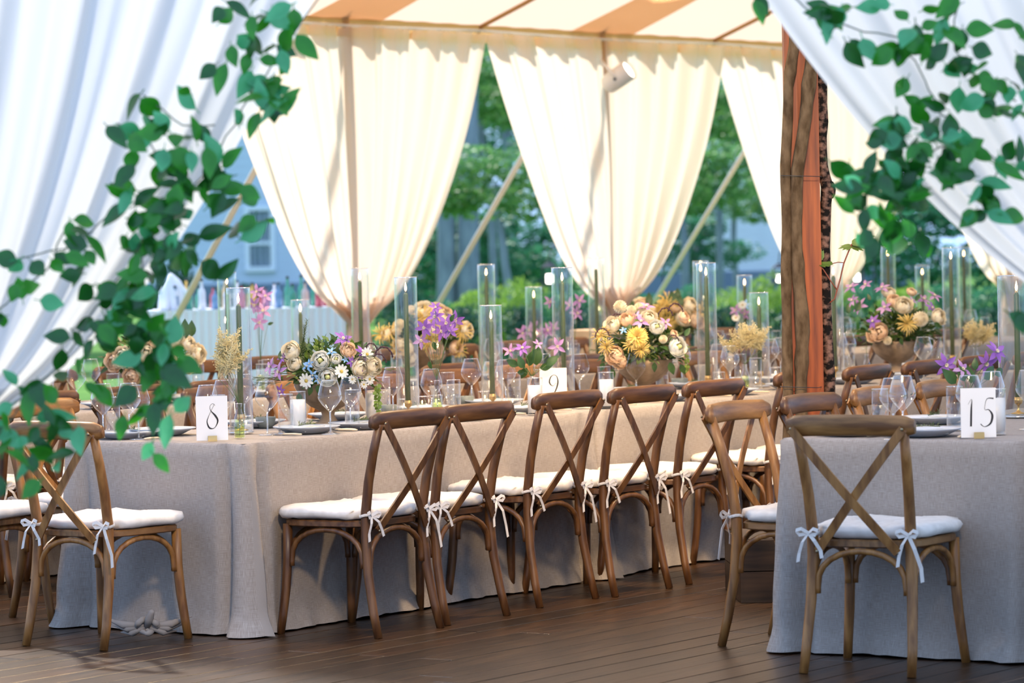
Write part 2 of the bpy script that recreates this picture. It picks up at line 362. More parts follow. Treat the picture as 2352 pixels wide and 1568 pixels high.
for i, k in enumerate(range(-1, 4)):
    c = wallp(k); c = c - WN*.10
    o = swag('curtain_swag', c, WDIR, BAY/2*1.0, EZ-.05, 1.03, M['curtain'], 11+k, outw=WN, amp=.045)
    tag(o, WL[i], 'curtain', 'cream wall curtains')
    b = MB(); b.tube([(0, 0, -.1), (0, 0, EZ+.06)], .038, 12); b.tube([(0, 0, EZ+.06), (0, 0, EZ+.2)], .01, 6)
    o = b.build('side_pole', M['pole']); o.location = wallp(k)-WN*.02
    tag(o, ['side pole hidden behind the left white drape', 'wooden side pole behind the left cream curtain swag', 'wooden side pole holding the white spotlight', 'wooden side pole behind the branch clad post', 'wooden side pole farthest right in the tent wall'][i], 'pole', 'tent side poles')
    top = wallp(k, EZ+.02)+WN*.05; g = wallp(k, -.15)+WN*2.6
    b = MB(); b.strip([top, g], WDIR*.035, WN*.006); o = b.build('guy_strap', M['rope'])
    tag(o, ['cream guy strap outside the tent, hidden by the left drape', 'cream guy strap slanting past the grey house', 'cream guy strap slanting down between the two middle curtains', 'cream guy strap slanting down left of the branch clad post', 'cream guy strap slanting right of the branch clad post'][i], 'strap', 'tent guy straps')

# front entrance drapes (near, out of focus)
fl_c = Vector(aty(-250, 1000, 9.3)); fl_c.z = 0
o = swag('entrance_drape', fl_c, Vector((1, 0, 0)), 1.54, 3.10, 1.03, M['drape'], 5, npl=30, amp=.035, tr=.06, outw=Vector((0, -1, 0)), nn=260)
tag(o, 'large white sheer drape sweeping across the upper left with greenery', 'drape')
fr_c = Vector(aty(2950, 880, 9.3)); fr_c.z = 0
o = swag('entrance_drape', fr_c, Vector((1, 0, 0)), 1.91, 3.10, 1.14, M['drape'], 6, npl=34, amp=.035, tr=.06, outw=Vector((0, -1, 0)), nn=260)
tag(o, 'large white sheer drape sweeping down the right side with greenery', 'drape')
b = MB(); b.tube([fl_c+Vector((-1.6, 0, 3.11)), fr_c+Vector((2, 0, 3.11))], .03, 10); o = b.build('drape_rod', M['pole']); tag(o, 'wooden rod above the picture carrying the white entrance drapes', 'rod')
for c, s_ in ((fl_c, 'left'), (fr_c, 'right')):
    b = MB(); b.tube([(0, 0, 0), (0, 0, 3.2)], .045, 12); o = b.build('entrance_pole', M['pole']); o.location = c+Vector((0, .12, 0)); tag(o, 'wooden entrance pole behind the %s white drape' % s_, 'pole')

# ------------------------------------------------------------------ centre post with branches
pc = Vector(atz(1688, 1385, 0)); pc = Vector((pc.x+.30, pc.y+.29, 0))
box = empty('post_base_box', pc, ANG0-PI/2+.35)
box.rotation_euler = (0, 0, .05)
for sx, sy in ((0, -1), (0, 1), (-1, 0), (1, 0)):
    b = MB()
    for j in range(2):
        hx, hy = (.29, .012) if sx == 0 else (.012, .278)
        b.box((sx*.278, sy*.278, .066+j*.132), (hx, hy, .064))
    b.build('side_board', M['boxwood'], box, False)
b = MB(); b.box((0, 0, .255), (.262, .262, .01)); b.build('lid', M['boxwood'], box, False)
tag(box, 'low dark wooden box on the floor around the cedar post', 'box')
post = empty('tent_post', (pc.x, pc.y, .2655)); PY = pc.y
def loc_(x, y, dy=0): p = aty(x, y, PY+dy); return Vector((p.x-pc.x, p.y-pc.y, p.z-.2655))
cx = (loc_(1852, 1000).x + loc_(1838, 100).x)/2
b = MB()
for (hx, ox, oy, h) in ((.064, .0, 0, 3.1),):
    b.box((cx+.005, 0, 1.9), (hx, .07, 1.9))
b.build('lumber', M['cedar'], post, False)
b = MB(); b.box((cx-.047, -.045, 1.9), (.026, .05, 1.9)); o = b.build('lumber', M['cedar'], post, False)
def branch(name, pts, r, mt, seed, knots=5, nr=.12):
    rr = random.Random(seed); P = [loc_(x, y, d) for x, y, d in pts]; out = []; R_ = []
    for i in range(len(P)-1):
        n = max(2, int((P[i+1]-P[i]).length/.06))
        for j in range(n): out.append(P[i].lerp(P[i+1], j/n))
    out.append(P[-1]); kn = [rr.randrange(len(out)) for _ in range(knots)]
    for i, p in enumerate(out):
        rad = r*(1+nr*noise.noise(Vector((i*.35, seed, 0)))*1.5)
        if i in kn: rad *= 1.22
        R_.append(rad); out[i] = p+Vector((noise.noise(Vector((i*.2, seed, 3)))*.008, 0, 0))
    b = MB(); b.tube(out, R_, 12); return b.build(name, mt, post)
branch('branch', [(1822, -600, -.1), (1825, 100, -.1), (1812, 200, -.1), (1804, 380, -.1), (1806, 560, -.1), (1808, 800, -.1), (1812, 1050, -.1), (1820, 1230, -.1)], .0225, M['bark'], 2, 8)
branch('branch', [(1880, -600, -.11), (1866, 120, -.11), (1850, 270, -.11), (1830, 390, -.11), (1828, 470, -.1), (1834, 640, -.1), (1840, 760, -.1), (1842, 900, -.1), (1850, 1230, -.1)], .0265, M['bark'], 3, 8)
branch('trunk', [(1905, -600, -.02), (1890, 150, -.02), (1885, 280, -.02), (1886, 380, -.02), (1900, 430, -.02), (1896, 500, -.02), (1892, 600, -.02), (1899, 750, -.02), (1904, 930, -.02), (1912, 1230, -.02)], .025, M['birch'], 4, 12, .25)
b = MB(); p = loc_(1908, 436, -.02); b.ball(p, (.022, .02, .04), 10, 6); b.build('burl', M['birch'], post)
for yy in (403, 888):
    a = loc_(1795, yy, -.145); c = loc_(1880, yy+2, -.145); b = MB(); b.tube([a+Vector((0, .06, 0)), a, a.lerp(c, .5)+Vector((0, -.004, 0)), c, c+Vector((.02, .08, 0))], .0016, 5); b.build('binding_wire', M['black'], post)
tag(post, 'orange cedar post with grey branches and dark trunk lashed to it', 'post')
# vine sprig on post
sp = empty('vine_sprig', (pc.x, pc.y, 0))
def l2(x, y, dy=-.06): p = aty(x, y, PY+dy); return Vector((p.x-pc.x, p.y-pc.y, p.z))
M['redstem'] = mat('red vine stem', (.28, .07, .03), None, .5)
b = MB(); b.tube([l2(1906, 695), l2(1917, 686), l2(1923, 665), l2(1930, 640), l2(1938, 605), l2(1950, 575), l2(1957, 560)], .0035, 6)
b.tube([l2(1922, 665), l2(1908, 645), l2(1892, 620), l2(1882, 608)], .003, 6); b.tube([l2(1938, 603), l2(1925, 602), l2(1912, 605)], .002, 6); b.build('stem', M['redstem'], sp)
for (x, y, dx, dy, L_) in ((1880, 600, -.2, 1, .085), (1881, 606, 1, .05, .06), (1912, 604, -1, .0, .045), (1957, 560, 1, .25, .09), (1956, 565, -1, -.05, .06), (1985, 545, 1, .2, .05), (1956, 566, 1, -.05, .07), (1880, 606, -.3, -.8, .05)):
    b = MB(); d = Vector((dx, -.15, dy)); n = Vector((0, -.5, .8)) if abs(dy) < .5 else Vector((.2, -1, 0))
    for an in (-.7, -.35, 0, .35, .7):
        dd = (Matrix.Rotation(an, 3, n.normalized()) @ d); b.leaf(l2(x, y), dd, n, L_*(1-abs(an)*.55), L_*.17, cup=.1)
    b.build('lobed_leaf', M['green3'], sp)
tag(sp, 'small red stemmed vine sprig with lobed leaves on the post', 'vine')

# ------------------------------------------------------------------ tables and cloths
def table(origin, ux, vx, ln, wd, top, label, seed, cname='banquet_table', cornerknot=False, flare=.0, clabel='', base=.006, mt=None):
    rr = random.Random(seed); ang = math.atan2(ux.y, ux.x)
    t = empty('banquet_table', origin + ux*ln/2 - vx*wd/2, ang)
    b = MB(); b.box((0, 0, top-.03), (ln/2-.03, wd/2-.03, .018)); b.build('tabletop', M['boxwood'], t, False)
    for sx in (-1, 1):
        for sy in (-1, 1):
            b = MB(); b.tube([(sx*(ln/2-.25), sy*(wd/2-.1), 0), (sx*(ln/2-.25), sy*(wd/2-.1), top-.045)], .014, 8); b.build('leg', M['black'], t)
    tag(t, label, 'table')
    # cloth: one sheet, top + skirt following a rounded rectangle
    n = 0; path = []; hl, hw = ln/2, wd/2; rc = .035
    def seg(x0, y0, x1, y1, nx, ny):
        L_ = math.hypot(x1-x0, y1-y0); k = max(2, int(L_/.022))
        for i in range(k): path.append((x0+(x1-x0)*i/k, y0+(y1-y0)*i/k, nx, ny))
    def arc(cx_, cy_, a0):
        for i in range(7): a = a0+PI/2*i/7; path.append((cx_+rc*math.cos(a), cy_+rc*math.sin(a), math.cos(a), math.sin(a)))
    seg(-hl+rc, -hw, hl-rc, -hw, 0, -1); arc(hl-rc, -hw+rc, -PI/2)
    seg(hl, -hw+rc, hl, hw-rc, 1, 0); arc(hl-rc, hw-rc, 0)
    seg(hl-rc, hw, -hl+rc, hw, 0, 1); arc(-hl+rc, hw-rc, PI/2)
    seg(-hl, hw-rc, -hl, -hw+rc, -1, 0); arc(-hl+rc, -hw+rc, PI)
    K = len(path); rows = 26; vs = []; uvs = []; s_acc = 0; ss = []
    for i in range(K):
        ss.append(s_acc); j = (i+1) % K; s_acc += math.hypot(path[j][0]-path[i][0], path[j][1]-path[i][1])
    corners = [(-hl, -hw), (hl, -hw), (hl, hw), (-hl, hw)]
    for r in range(rows+1):
        q = r/rows
        for i, (x, y, nx, ny) in enumerate(path):
            s_ = ss[i]
            dz = q; z = top*(1-q) + base*q
            cd_ = min(math.hypot(x-a, y-c_) for a, c_ in corners)
            fold = .010*math.sin(s_*7+seed) + .008*math.sin(s_*17+seed*2) - .012 + .03*noise.noise(Vector((s_*1.7, q*1.2, seed)))
            fold += .010*noise.noise(Vector((s_*9, q*4, seed+5)))
            off = (q**1.2)*flare + fold*(q**.9)
            if q < .04: off = 0
            off += .085*q*math.exp(-(cd_/.13)**2)                       # corner point flares out
            off -= .075*(q**.5)*math.exp(-((cd_-.10)/.028)**2)*(1 if q > .02 else 0)
            if q > .9: off += (q-.9)*.25*(1+noise.noise(Vector((s_*11, 3, seed)))); z += .012*abs(noise.noise(Vector((s_*8, 0, seed))))
            rr_ = .012
            if r == 0: off = -rr_; z = top
            elif r == 1: z = top-.010
            vs.append((x+nx*off, y+ny*off, z)); uvs.append((s_, z))
    fs = [(r*K+i, r*K+(i+1) % K, (r+1)*K+(i+1) % K, (r+1)*K+i) for r in range(rows) for i in range(K)]
    me = bpy.data.meshes.new('tablecloth'); top0 = len(vs)
    # top grid as polygon fan strips
    nx_, ny_ = 40, 16; inner = []
    for j in range(ny_+1):
        for i in range(nx_+1):
            x = -hl+.012+(ln-.024)*i/nx_; y = -hw+.012+(wd-.024)*j/ny_
            vs.append((x, y, top+.0012*noise.noise(Vector((x*5, y*5, seed))))); uvs.append((x, y))
    W = nx_+1
    fs += [(top0+j*W+i, top0+j*W+i+1, top0+(j+1)*W+i+1, top0+(j+1)*W+i) for j in range(ny_) for i in range(nx_)]
    me.from_pydata(vs, [], fs); me.polygons.foreach_set('use_smooth', [True]*len(fs))
    uvl = me.uv_layers.new(name='UVMap')
    for lp in me.loops: uvl.data[lp.index].uv = uvs[lp.vertex_index]
    me.materials.append(mt or M['linen']); me.update()
    c = link('tablecloth', me, None, t.location, (0, 0, ang)); tag(c, clabel, 'tablecloth', 'linen tablecloths')
    return t, c
names = ['first', 'second', 'third']
TW = .95
clothL = ['greige linen tablecloth on the front left table, knotted near the floor', 'greige linen tablecloth on the table behind the number 9 chairs', 'greige linen tablecloth at the far right end of the middle row']
tabL = ['long folding table under the front left knotted linen cloth', 'long folding table under the second middle row cloth', 'long folding table under the far middle row cloth']
TLEN = [2.50, 2.44, 2.35]; tt = 0; cl0 = None
for i in range(3):
    _, c = table(tp(tt, 0), UU, VV, TLEN[i]-.02, TW, TZ, tabL[i], i+1, clabel=clothL[i]); tt += TLEN[i]
    if i == 0: cl0 = c
# knot of gathered linen at the near end of the first cloth
kp = Vector(aty(338, 1436, 13.62)); ang1 = ANG
b = MB(); K_ = []
for i in range(40):
    a = 2*PI*i/32*1.25; K_.append(Vector((.030*math.cos(a)*(1+.3*math.cos(2*a)), -.014*math.sin(3*a), .030*math.sin(a))))
b.tube(K_, [.011+.003*math.sin(i*1.3) for i in range(40)], 8)
b.tube([(0, 0, 0), (.012, -.02, .03), (.022, -.03, .055), (.028, -.035, .062)], [.016, .017, .012, .008], 8)
for (sx, n_) in ((-1, 7), (1, 6)):
    for j in range(3):
        e = Vector((sx*(.11+.03*j), .055, -.030+.028*j)); mid = e*.55+Vector((0, -.012, -.012))
        b.tube([Vector((0, 0, 0)), mid, e], [.010, .016, .002], 8)
k = b.build('knot', M['linen'], cl0)
Rz = Matrix.Rotation(-ANG, 4, 'Z'); lp = Rz @ (kp-cl0.location); k.location = (lp.x, lp.y, max(.05, kp.z)); k.rotation_euler = (0, 0, -ANG)
# near right table
table(C0, U0, -V0, 2.44, 1.07, TZ0, 'long folding table under the near right linen cloth', 9, clabel='greige linen tablecloth on the near right table, reaching the frame edge', flare=-.01)[0]
table(C0+U0*2.44, U0, -V0, 2.44, 1.07, TZ0, 'long folding table behind the near right table', 10, clabel='greige linen tablecloth behind the near right table')
# back row
R2P = TW+1.55; tt = .35
bl = ['at the left, behind the knotted cloth table', 'behind the left flower urn', 'behind the tall middle cylinders', 'behind the yellow dahlia urn', 'behind the branch clad post']
for i in range(5):
    table(tp(tt, R2P), UU, VV, 2.42, TW, TZ, 'back row folding table %s' % bl[i], 20+i, clabel='greige linen cloth of the back row table %s' % bl[i]); tt += 2.44

# table() expects origin at the near-left corner with the body extending along -vx
# ------------------------------------------------------------------ chairs
def make_chair(wd, tie=True, name='crossback_chair'):
    t = empty(name)
    P = lambda *a: Vector(a)
    for s_ in (-1, 1):
        b = MB(); b.tube([P(s_*.200, -.265, 0), P(s_*.196, -.240, .10), P(s_*.188, -.212, .25), P(s_*.182, -.200, .40), P(s_*.182, -.202, .50), P(s_*.186, -.222, .62), P(s_*.192, -.254, .74), P(s_*.198, -.292, .855)],
                         [.0165, .018, .0195, .0205, .0205, .0195, .0185, .0175], 10); b.build('rear_leg', wd, t)
        b = MB(); b.tube([P(s_*.225, .205, 0), P(s_*.217, .196, .08), P(s_*.207, .187, .18), P(s_*.200, .180, .30), P(s_*.198, .178, .445)], [.0165, .0175, .019, .0195, .0195], 10); b.build('front_leg', wd, t)
    b = MB(); pts = []; n = 14
    vs = []; fs = []
    for i in range(n+1):
        a = -1+2*i/n; x = a*.235; y = -.282-.030*(1-a*a)+.0; h = .038*(1-max(0, abs(a)-.86)/.14*.35); hz = .862+.006*(1-a*a)
        th = .016
        for j in range(10):
            an = 2*PI*j/10; cx_ = abs(math.cos(an))**.7*(1 if math.cos(an) > 0 else -1); cz = abs(math.sin(an))**.7*(1 if math.sin(an) > 0 else -1)
            vs.append((x, y+cx_*th-.1*(cz*h), hz+cz*h))
    for i in range(n):
        for j in range(10): fs.append((i*10+j, i*10+(j+1) % 10, (i+1)*10+(j+1) % 10, (i+1)*10+j))
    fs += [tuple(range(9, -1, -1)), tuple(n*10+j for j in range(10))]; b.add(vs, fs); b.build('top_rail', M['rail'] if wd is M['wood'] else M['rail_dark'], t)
    for s_ in (-1, 1):     # crossing slats, bolted at rail end and at seat back
        A = P(s_*.205, -.322, .855); B = P(-s_*.150, -.238, .425); pts = []
        for i in range(9):
            q = i/8; p = A.lerp(B, q); p.y += -.014*math.sin(PI*q)+.004*s_; pts.append(p)
        d = (B-A).normalized(); wv = Vector((d.z, 0, -d.x)).normalized()*.0155; b = MB(); b.strip(pts, wv, Vector((0, .004, 0)))
        o = b.build('cross_slat', wd, t, False)
        for p, k_ in ((A, 0), (B, 1)):
            c = MB(); c.ball(p+Vector((0, -.005, 0)), (.006, .004, .006), 8, 4); c.build('bolt', M['bolt'], o)
    # seat: rounded trapezoid
    def outline(g=0):
        out = []
        for i in range(36):
            a = 2*PI*i/36; c, s2 = math.cos(a), math.sin(a); e = .45
            x = abs(c)**e*(1 if c > 0 else -1); y = abs(s2)**e*(1 if s2 > 0 else -1); hw_ = .212+.020*y
            out.append((x*(hw_+g), y*(.212+g)+.005))
        return out
    b = MB(); vs = []; n = 36
    for g, z in ((-.01, .436), (0, .441), (0, .459), (-.006, .465)): vs += [(x, y, z) for x, y in outline(g)]
    fs = [(r*n+i, r*n+(i+1) % n, (r+1)*n+(i+1) % n, (r+1)*n+i) for r in range(3) for i in range(n)] + [tuple(range(n-1, -1, -1)), tuple(3*n+i for i in range(n))]
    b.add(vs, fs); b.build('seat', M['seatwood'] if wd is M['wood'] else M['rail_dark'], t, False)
    def arch(p0, p1, drop=.125, top=.425, inset=.02):
        d = (p1-p0); pts = []; d2 = d.normalized()
        pts.append(p0+d2*inset+Vector((0, 0, top-drop-.02-p0.z)));
        for i in range(13):
            a = PI*i/12; q = .5-.5*math.cos(a); qq = (inset+(d.length-2*inset)*q)/d.length; pts.append(p0.lerp(p1, qq) + Vector((0, 0, top-drop + drop*math.sin(a)**.8 - (p0.z*(1-qq)+p1.z*qq))))
        pts.append(p1-d2*inset+Vector((0, 0, top-drop-.02-p1.z))); b = MB(); b.tube(pts, .0115, 8); b.build('arch_brace', wd, t)
    rl, rr_, fl_, fr_ = P(-.185, -.205, 0), P(.185, -.205, 0), P(-.20, .18, 0), P(.20, .18, 0)
    arch(rl, rr_, .13); arch(fl_, fr_, .13); arch(rl, fl_, .13); arch(rr_, fr_, .13)
    # cushion
    b = MB(); vs = []; n = 36; ring = [(-.012, .468), (.010, .474), (.018, .490), (.010, .507), (-.03, .516), (-.10, .521)]
    for ri, (g, z) in enumerate(ring):
        for i, (x, y) in enumerate(outline(g)):
            w_ = .004*math.sin(i*2.1+ri) + .003*math.sin(i*5.3); k_ = 1+w_*2
            yy = y*k_+.012
            if yy < -.15 and abs(x) > .15: yy += .02; 
            vs.append((x*k_, yy, z+w_*.8))
    fs = [(r*n+i, r*n+(i+1) % n, (r+1)*n+(i+1) % n, (r+1)*n+i) for r in range(len(ring)-1) for i in range(n)] + [tuple(range(n-1, -1, -1)), tuple((len(ring)-1)*n+i for i in range(n))]
    b.add(vs, fs); cu = b.build('seat_cushion', M['cushion'], t)
    for s_ in (-1, 1):
        b = MB(); c = P(s_*.185, -.232, .487)
        loop = [P(.026*math.cos(a), .026*math.sin(a), 0)+P(s_*.183, -.204, .487+.004*math.sin(a*2)) for a in [2*PI*i/12 for i in range(13)]]
        b.tube(loop, .006, 6, flat=.4, caps=False)
        for dx, dz, lz in ((-1, .3, 1), (1, .35, 1)):
            b.strip([c, c+P(dx*.022, -.012, .016), c+P(dx*.042, -.014, .010), c+P(dx*.030, -.010, -.006), c], Vector((0, .002, .006)), Vector((0, .0008, 0)))
        tl = (.11, .16) if s_ > 0 else (.10, .085)
        for dx, L_ in ((-.35, tl[0]), (.55, tl[1])):
            b.strip([c, c+P(dx*.05, -.014, -L_*.3), c+P(dx*.09, -.012, -L_*.7), c+P(dx*.10, -.016, -L_)], Vector((.0065, 0, .002)), Vector((0, .0008, 0)))
        b.build('tie_bow', M['tie'], cu, False)
    return t
proto = {}
def chair(mid, fwd, key, cat_desc, where, group, dark=False, zs=1.0, back=.0):
    fwd = Vector(fwd).normalized(); kk = 'd' if dark else 'l'
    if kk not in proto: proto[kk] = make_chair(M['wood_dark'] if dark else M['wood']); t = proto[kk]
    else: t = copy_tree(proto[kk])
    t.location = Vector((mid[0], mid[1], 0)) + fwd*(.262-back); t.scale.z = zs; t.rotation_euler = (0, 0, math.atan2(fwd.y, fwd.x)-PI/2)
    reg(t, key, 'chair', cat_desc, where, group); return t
D1 = 'brown crossback chair'
# middle row, near side
mids = [(-.451, 13.62), (-.190, 14.03), (.186, 14.63), (.514, 15.00), (.850, 15.48)]
jr = random.Random(5)
for mx, my in mids:
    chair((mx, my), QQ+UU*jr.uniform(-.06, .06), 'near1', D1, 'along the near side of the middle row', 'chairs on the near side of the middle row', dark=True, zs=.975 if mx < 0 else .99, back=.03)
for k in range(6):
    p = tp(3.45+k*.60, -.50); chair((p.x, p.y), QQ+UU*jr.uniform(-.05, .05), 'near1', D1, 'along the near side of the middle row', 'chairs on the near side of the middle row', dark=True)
# end chair
t = chair((-1.744, 13.35), UU, 'end1', 'brown crossback chair with ivory cushion at the end of the knotted cloth table', '', None, zs=.97)
# middle row, far side
for k in range(12):
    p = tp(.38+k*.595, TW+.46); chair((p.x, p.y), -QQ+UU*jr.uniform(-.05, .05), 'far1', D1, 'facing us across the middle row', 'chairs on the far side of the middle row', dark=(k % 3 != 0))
chair((tp(.28, TW+.50)+UU*-.55).xy, -QQ, 'far0', 'brown crossback chair with ivory cushion cut by the left frame edge', '', None)
# near right row
chair((1.19, 12.03), (.46, .88, 0), 'fr', 'crossback chair in front of the number 15 table, nearest of all', '', None, back=.05)
for k in range(4):
    p = C0+U0*(.30+.6*k)-V0*.303; chair((p.x, p.y), V0, 'left0', D1, 'along the left side of the number 15 table', 'chairs on the left side of the near right table', dark=(k == 1))
# back row
for k in range(15):
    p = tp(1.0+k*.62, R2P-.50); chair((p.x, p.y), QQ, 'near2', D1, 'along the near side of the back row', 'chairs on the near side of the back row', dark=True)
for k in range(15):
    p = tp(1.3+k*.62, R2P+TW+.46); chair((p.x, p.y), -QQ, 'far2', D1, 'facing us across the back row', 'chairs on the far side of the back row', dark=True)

# ------------------------------------------------------------------ glassware and candles
G = {}
def wineglass():
    t = empty('wine_glass'); b = MB()
    b.lathe([(.0375, .002), (.030, .004), (.012, .007), (.0045, .014), (.0038, .03), (.0038, .085), (.006, .094), (.014, .102), (.030, .118), (.046, .140), (.0495, .152), (.0475, .168), (.040, .195), (.0325, .220)], 24)
    b.build('bowl_and_stem', M['glass'], t)
    b = MB(); b.tube([(.0325*math.cos(a), .0325*math.sin(a), .220) for a in [2*PI*i/24 for i in range(25)]], .0009, 5, caps=False); b.build('rim', M['rim'], t)
    b = MB(); b.tube([(.0375*math.cos(a), .0375*math.sin(a), .002) for a in [2*PI*i/24 for i in range(25)]], .0014, 5, caps=False); b.build('foot', M['rim'], t)
    b = MB(); b.tube([(0, 0, .008), (0, 0, .094)], .0030, 8)
    b.build('stem', M['rim'], t); return t
def tumbler(h=.164, r=.031, fill=.62, nm='water_glass'):
    t = empty(nm); b = MB(); b.lathe([(.001, .001), (r, .001), (r, h)], 24); b.lathe([(.001, .012), (r-.002, .012)], 24); b.build('wall', M['glass'], t)
    b = MB(); b.tube([(r*math.cos(a), r*math.sin(a), h) for a in [2*PI*i/24 for i in range(25)]], .001, 5, caps=False); b.build('rim', M['rim'], t); b = MB(); b.tube([(r*math.cos(a), r*math.sin(a), .004) for a in [2*PI*i/24 for i in range(25)]], .003, 5, caps=False); b.build('base', M['rim'], t)
    if fill:
        b = MB(); b.lathe([(.001, .014), (r-.002, .014), (r-.002, h*fill), (r-.0025, h*fill+.001), (.001, h*fill)], 24); b.build('water', M['water'], t)
    return t
def frosted(h=.165):
    t = empty('frosted_votive'); b = MB(); r = .034; b.lathe([(.001, .001), (r, .001), (r, h)], 24); b.build('glass', M['glass'], t)
    b = MB(); b.lathe([(.001, .012), (r-.003, .012), (r-.003, h*.80), (.001, h*.80)], 24); b.build('wax', M['frost'], t)
    b = MB(); b.tube([(r*math.cos(a), r*math.sin(a), h) for a in [2*PI*i/24 for i in range(25)]], .001, 5, caps=False); b.build('rim', M['rim'], t)
    b = MB(); b.tube([(0, 0, h*.8), (0, 0, h*.84)], .001, 5); b.build('wick', M['wick'], t); return t
def votive():
    t = empty('ribbed_votive'); b = MB(); b.lathe([(.001, .001), (.027, .001), (.030, .03), (.031, .062)], 36, flute=.03, nf=12); b.build('glass', M['glass'], t)
    b = MB(); b.tube([(.031*math.cos(a), .031*math.sin(a), .062) for a in [2*PI*i/24 for i in range(25)]], .0014, 5, caps=False); b.build('rim', M['rim'], t)
    b = MB(); b.lathe([(.001, .006), (.024, .006), (.024, .028), (.001, .028)], 16); b.build('candle', M['frost'], t)
    b = MB(); b.ball((0, 0, .036), (.003, .003, .008), 6, 5); b.build('flame', M['flame'], t); return t
def stonebowl():
    t = empty('stone_candle_bowl'); b = MB(); b.lathe([(.001, .001), (.030, .001), (.040, .02), (.043, .045), (.040, .047), (.037, .040), (.001, .038)], 24); b.build('bowl', M['greystone'], t)
    b = MB(); b.tube([(0, 0, .036), (0, 0, .05)], .0012, 5); b.build('wick', M['wick'], t); return t
def cylinder(h, r=.05, flute=0):
    t = empty('hurricane_cylinder'); b = MB(); b.lathe([(.001, .002), (r-.002, .002), (r, .006), (r, h)], 48 if flute else 32, flute=flute, nf=24); b.lathe([(r-.0045, h), (r-.0045, .014), (.001, .014)], 48 if flute else 32, flute=flute, nf=24); b.build('wall', M['cylglass'], t)
    b = MB(); rm = lambda z: [((r-.0015)*math.cos(a), (r-.0015)*math.sin(a), z) for a in [2*PI*i/32 for i in range(33)]]
    b.tube(rm(h), .0022, 6, caps=False); b.build('rim', M['rim'], t); b = MB(); b.tube(rm(.006), .004, 6, caps=False); b.build('base', M['rim'], t); return t
def taper(h):
    t = empty('taper_candle'); b = MB(); b.tube([(0, 0, 0), (0, 0, h*.5), (0, 0, h-.01), (0, 0, h)], [.0125, .0115, .0105, .006], 12); b.build('wax', M['taper'], t)
    b = MB(); b.tube([(0, 0, h), (.001, 0, h+.012)], .0012, 5); b.build('wick', M['wick'], t)
    b = MB(); b.lathe([(.0005, h+.006), (.0045, h+.013), (.0055, h+.020), (.004, h+.030), (.002, h+.039), (.0003, h+.046)], 10); b.build('flame', M['flame'], t); return t
def holder():
    t = empty('candle_holder'); b = MB(); b.lathe([(.001, .001), (.030, .001), (.030, .004), (.012, .009), (.005, .018), (.005, .034), (.010, .040), (.0155, .044), (.0155, .068), (.013, .068), (.012, .050), (.001, .050)], 20); b.build('stand', M['gold'], t)
    b = MB(); b.lathe([(.0155, .052), (.0175, .054), (.0175, .058), (.0155, .060)], 20); b.build('collar', M['gold'], t); return t
PR = {}
def inst(key, fn, loc, rz=0):
    if key not in PR: PR[key] = fn(); t = PR[key]
    else: t = copy_tree(PR[key])
    t.location = loc; t.rotation_euler = (0, 0, rz); return t
ROWN = {1: 'middle row', 2: 'back row', 0: 'near right table'}
def onrow(x, row, off=0):    # point on a row's centre line seen at pixel column x
    if row == 0: o, d, c = C0, U0, -.5
    else: o, d, c = L0, UU, (-TW/2 if row == 1 else -(R2P+TW/2))
    vv = V0 if row == 0 else VV
    # walk t until the column fits
    lo_, hi = -3, 16; z = TZ
    for _ in range(40):
        mt_ = (lo_+hi)/2; P = o+d*mt_+vv*(c+off) if row else o+d*mt_+vv*(.5+off)
        if proj((P.x, P.y, .95))[0] < x: lo_ = mt_
        else: hi = mt_
    return Vector((P.x, P.y, z))
def put_cyl(x, topy, row, off=0, h=None, lit=True, r=.05, flute=0, z=None):
    P = onrow(x, row, off); P.z = (TZ if row else TZ0)+.002
    hh = h or round((aty(x, topy, P.y).z-P.z)/.02)*.02
    t = inst('cyl%.2f%.2f' % (hh, r), lambda: cylinder(hh, r, flute), P)
    reg(t, 'cyl%d' % row, 'candle cylinder', 'tall clear glass candle cylinder', 'standing on the '+ROWN[row], 'glass candle cylinders on the '+ROWN[row])
    Q = P+Vector((0, 0, .0122)); o = inst('holder', holder, Q); reg(o, 'hold%d' % row, 'candle holder', 'small brass holder inside a glass cylinder', 'on the '+ROWN[row], 'brass candle holders on the '+ROWN[row])
    Q = Q+Vector((0, 0, .0505)); ch = hh-.13
    o = inst('taper%.2f' % ch, lambda: taper(ch), Q); reg(o, 'tap%d' % row, 'candle', 'lit green taper candle in a cylinder', 'on the '+ROWN[row], 'green taper candles on the '+ROWN[row])
for x, ty, off in ((552, 658, 0), (936, 640, 0), (1130, 706, .02), (1295, 619, 0), (1625, 605, 0), (1745, 671, 0), (2187, 573, 0), (1917, 600, .1)): put_cyl(x, ty, 1, off)
for x, ty, off in ((525, 627, 0), (692, 685, 0), (830, 618, 0), (1120, 604, 0), (1228, 660, 0), (1372, 594, 0), (1612, 597, 0), (1712, 635, 0), (2042, 566, 0), (2120, 613, 0), (2216, 565, 0)): put_cyl(x, ty, 2, off)
put_cyl(2338, 640, 0, -.18, h=.56, r=.075, flute=.012)
def endfit(x, z, t_=.08):      # a place along the near end of the first table seen at pixel column x
    lo_, hi = .07, TW-.07
    for _ in range(30):
        mp = (lo_+hi)/2; P = tp(t_, mp, z)
        if proj(P)[0] > x: lo_ = mp
        else: hi = mp
    return P
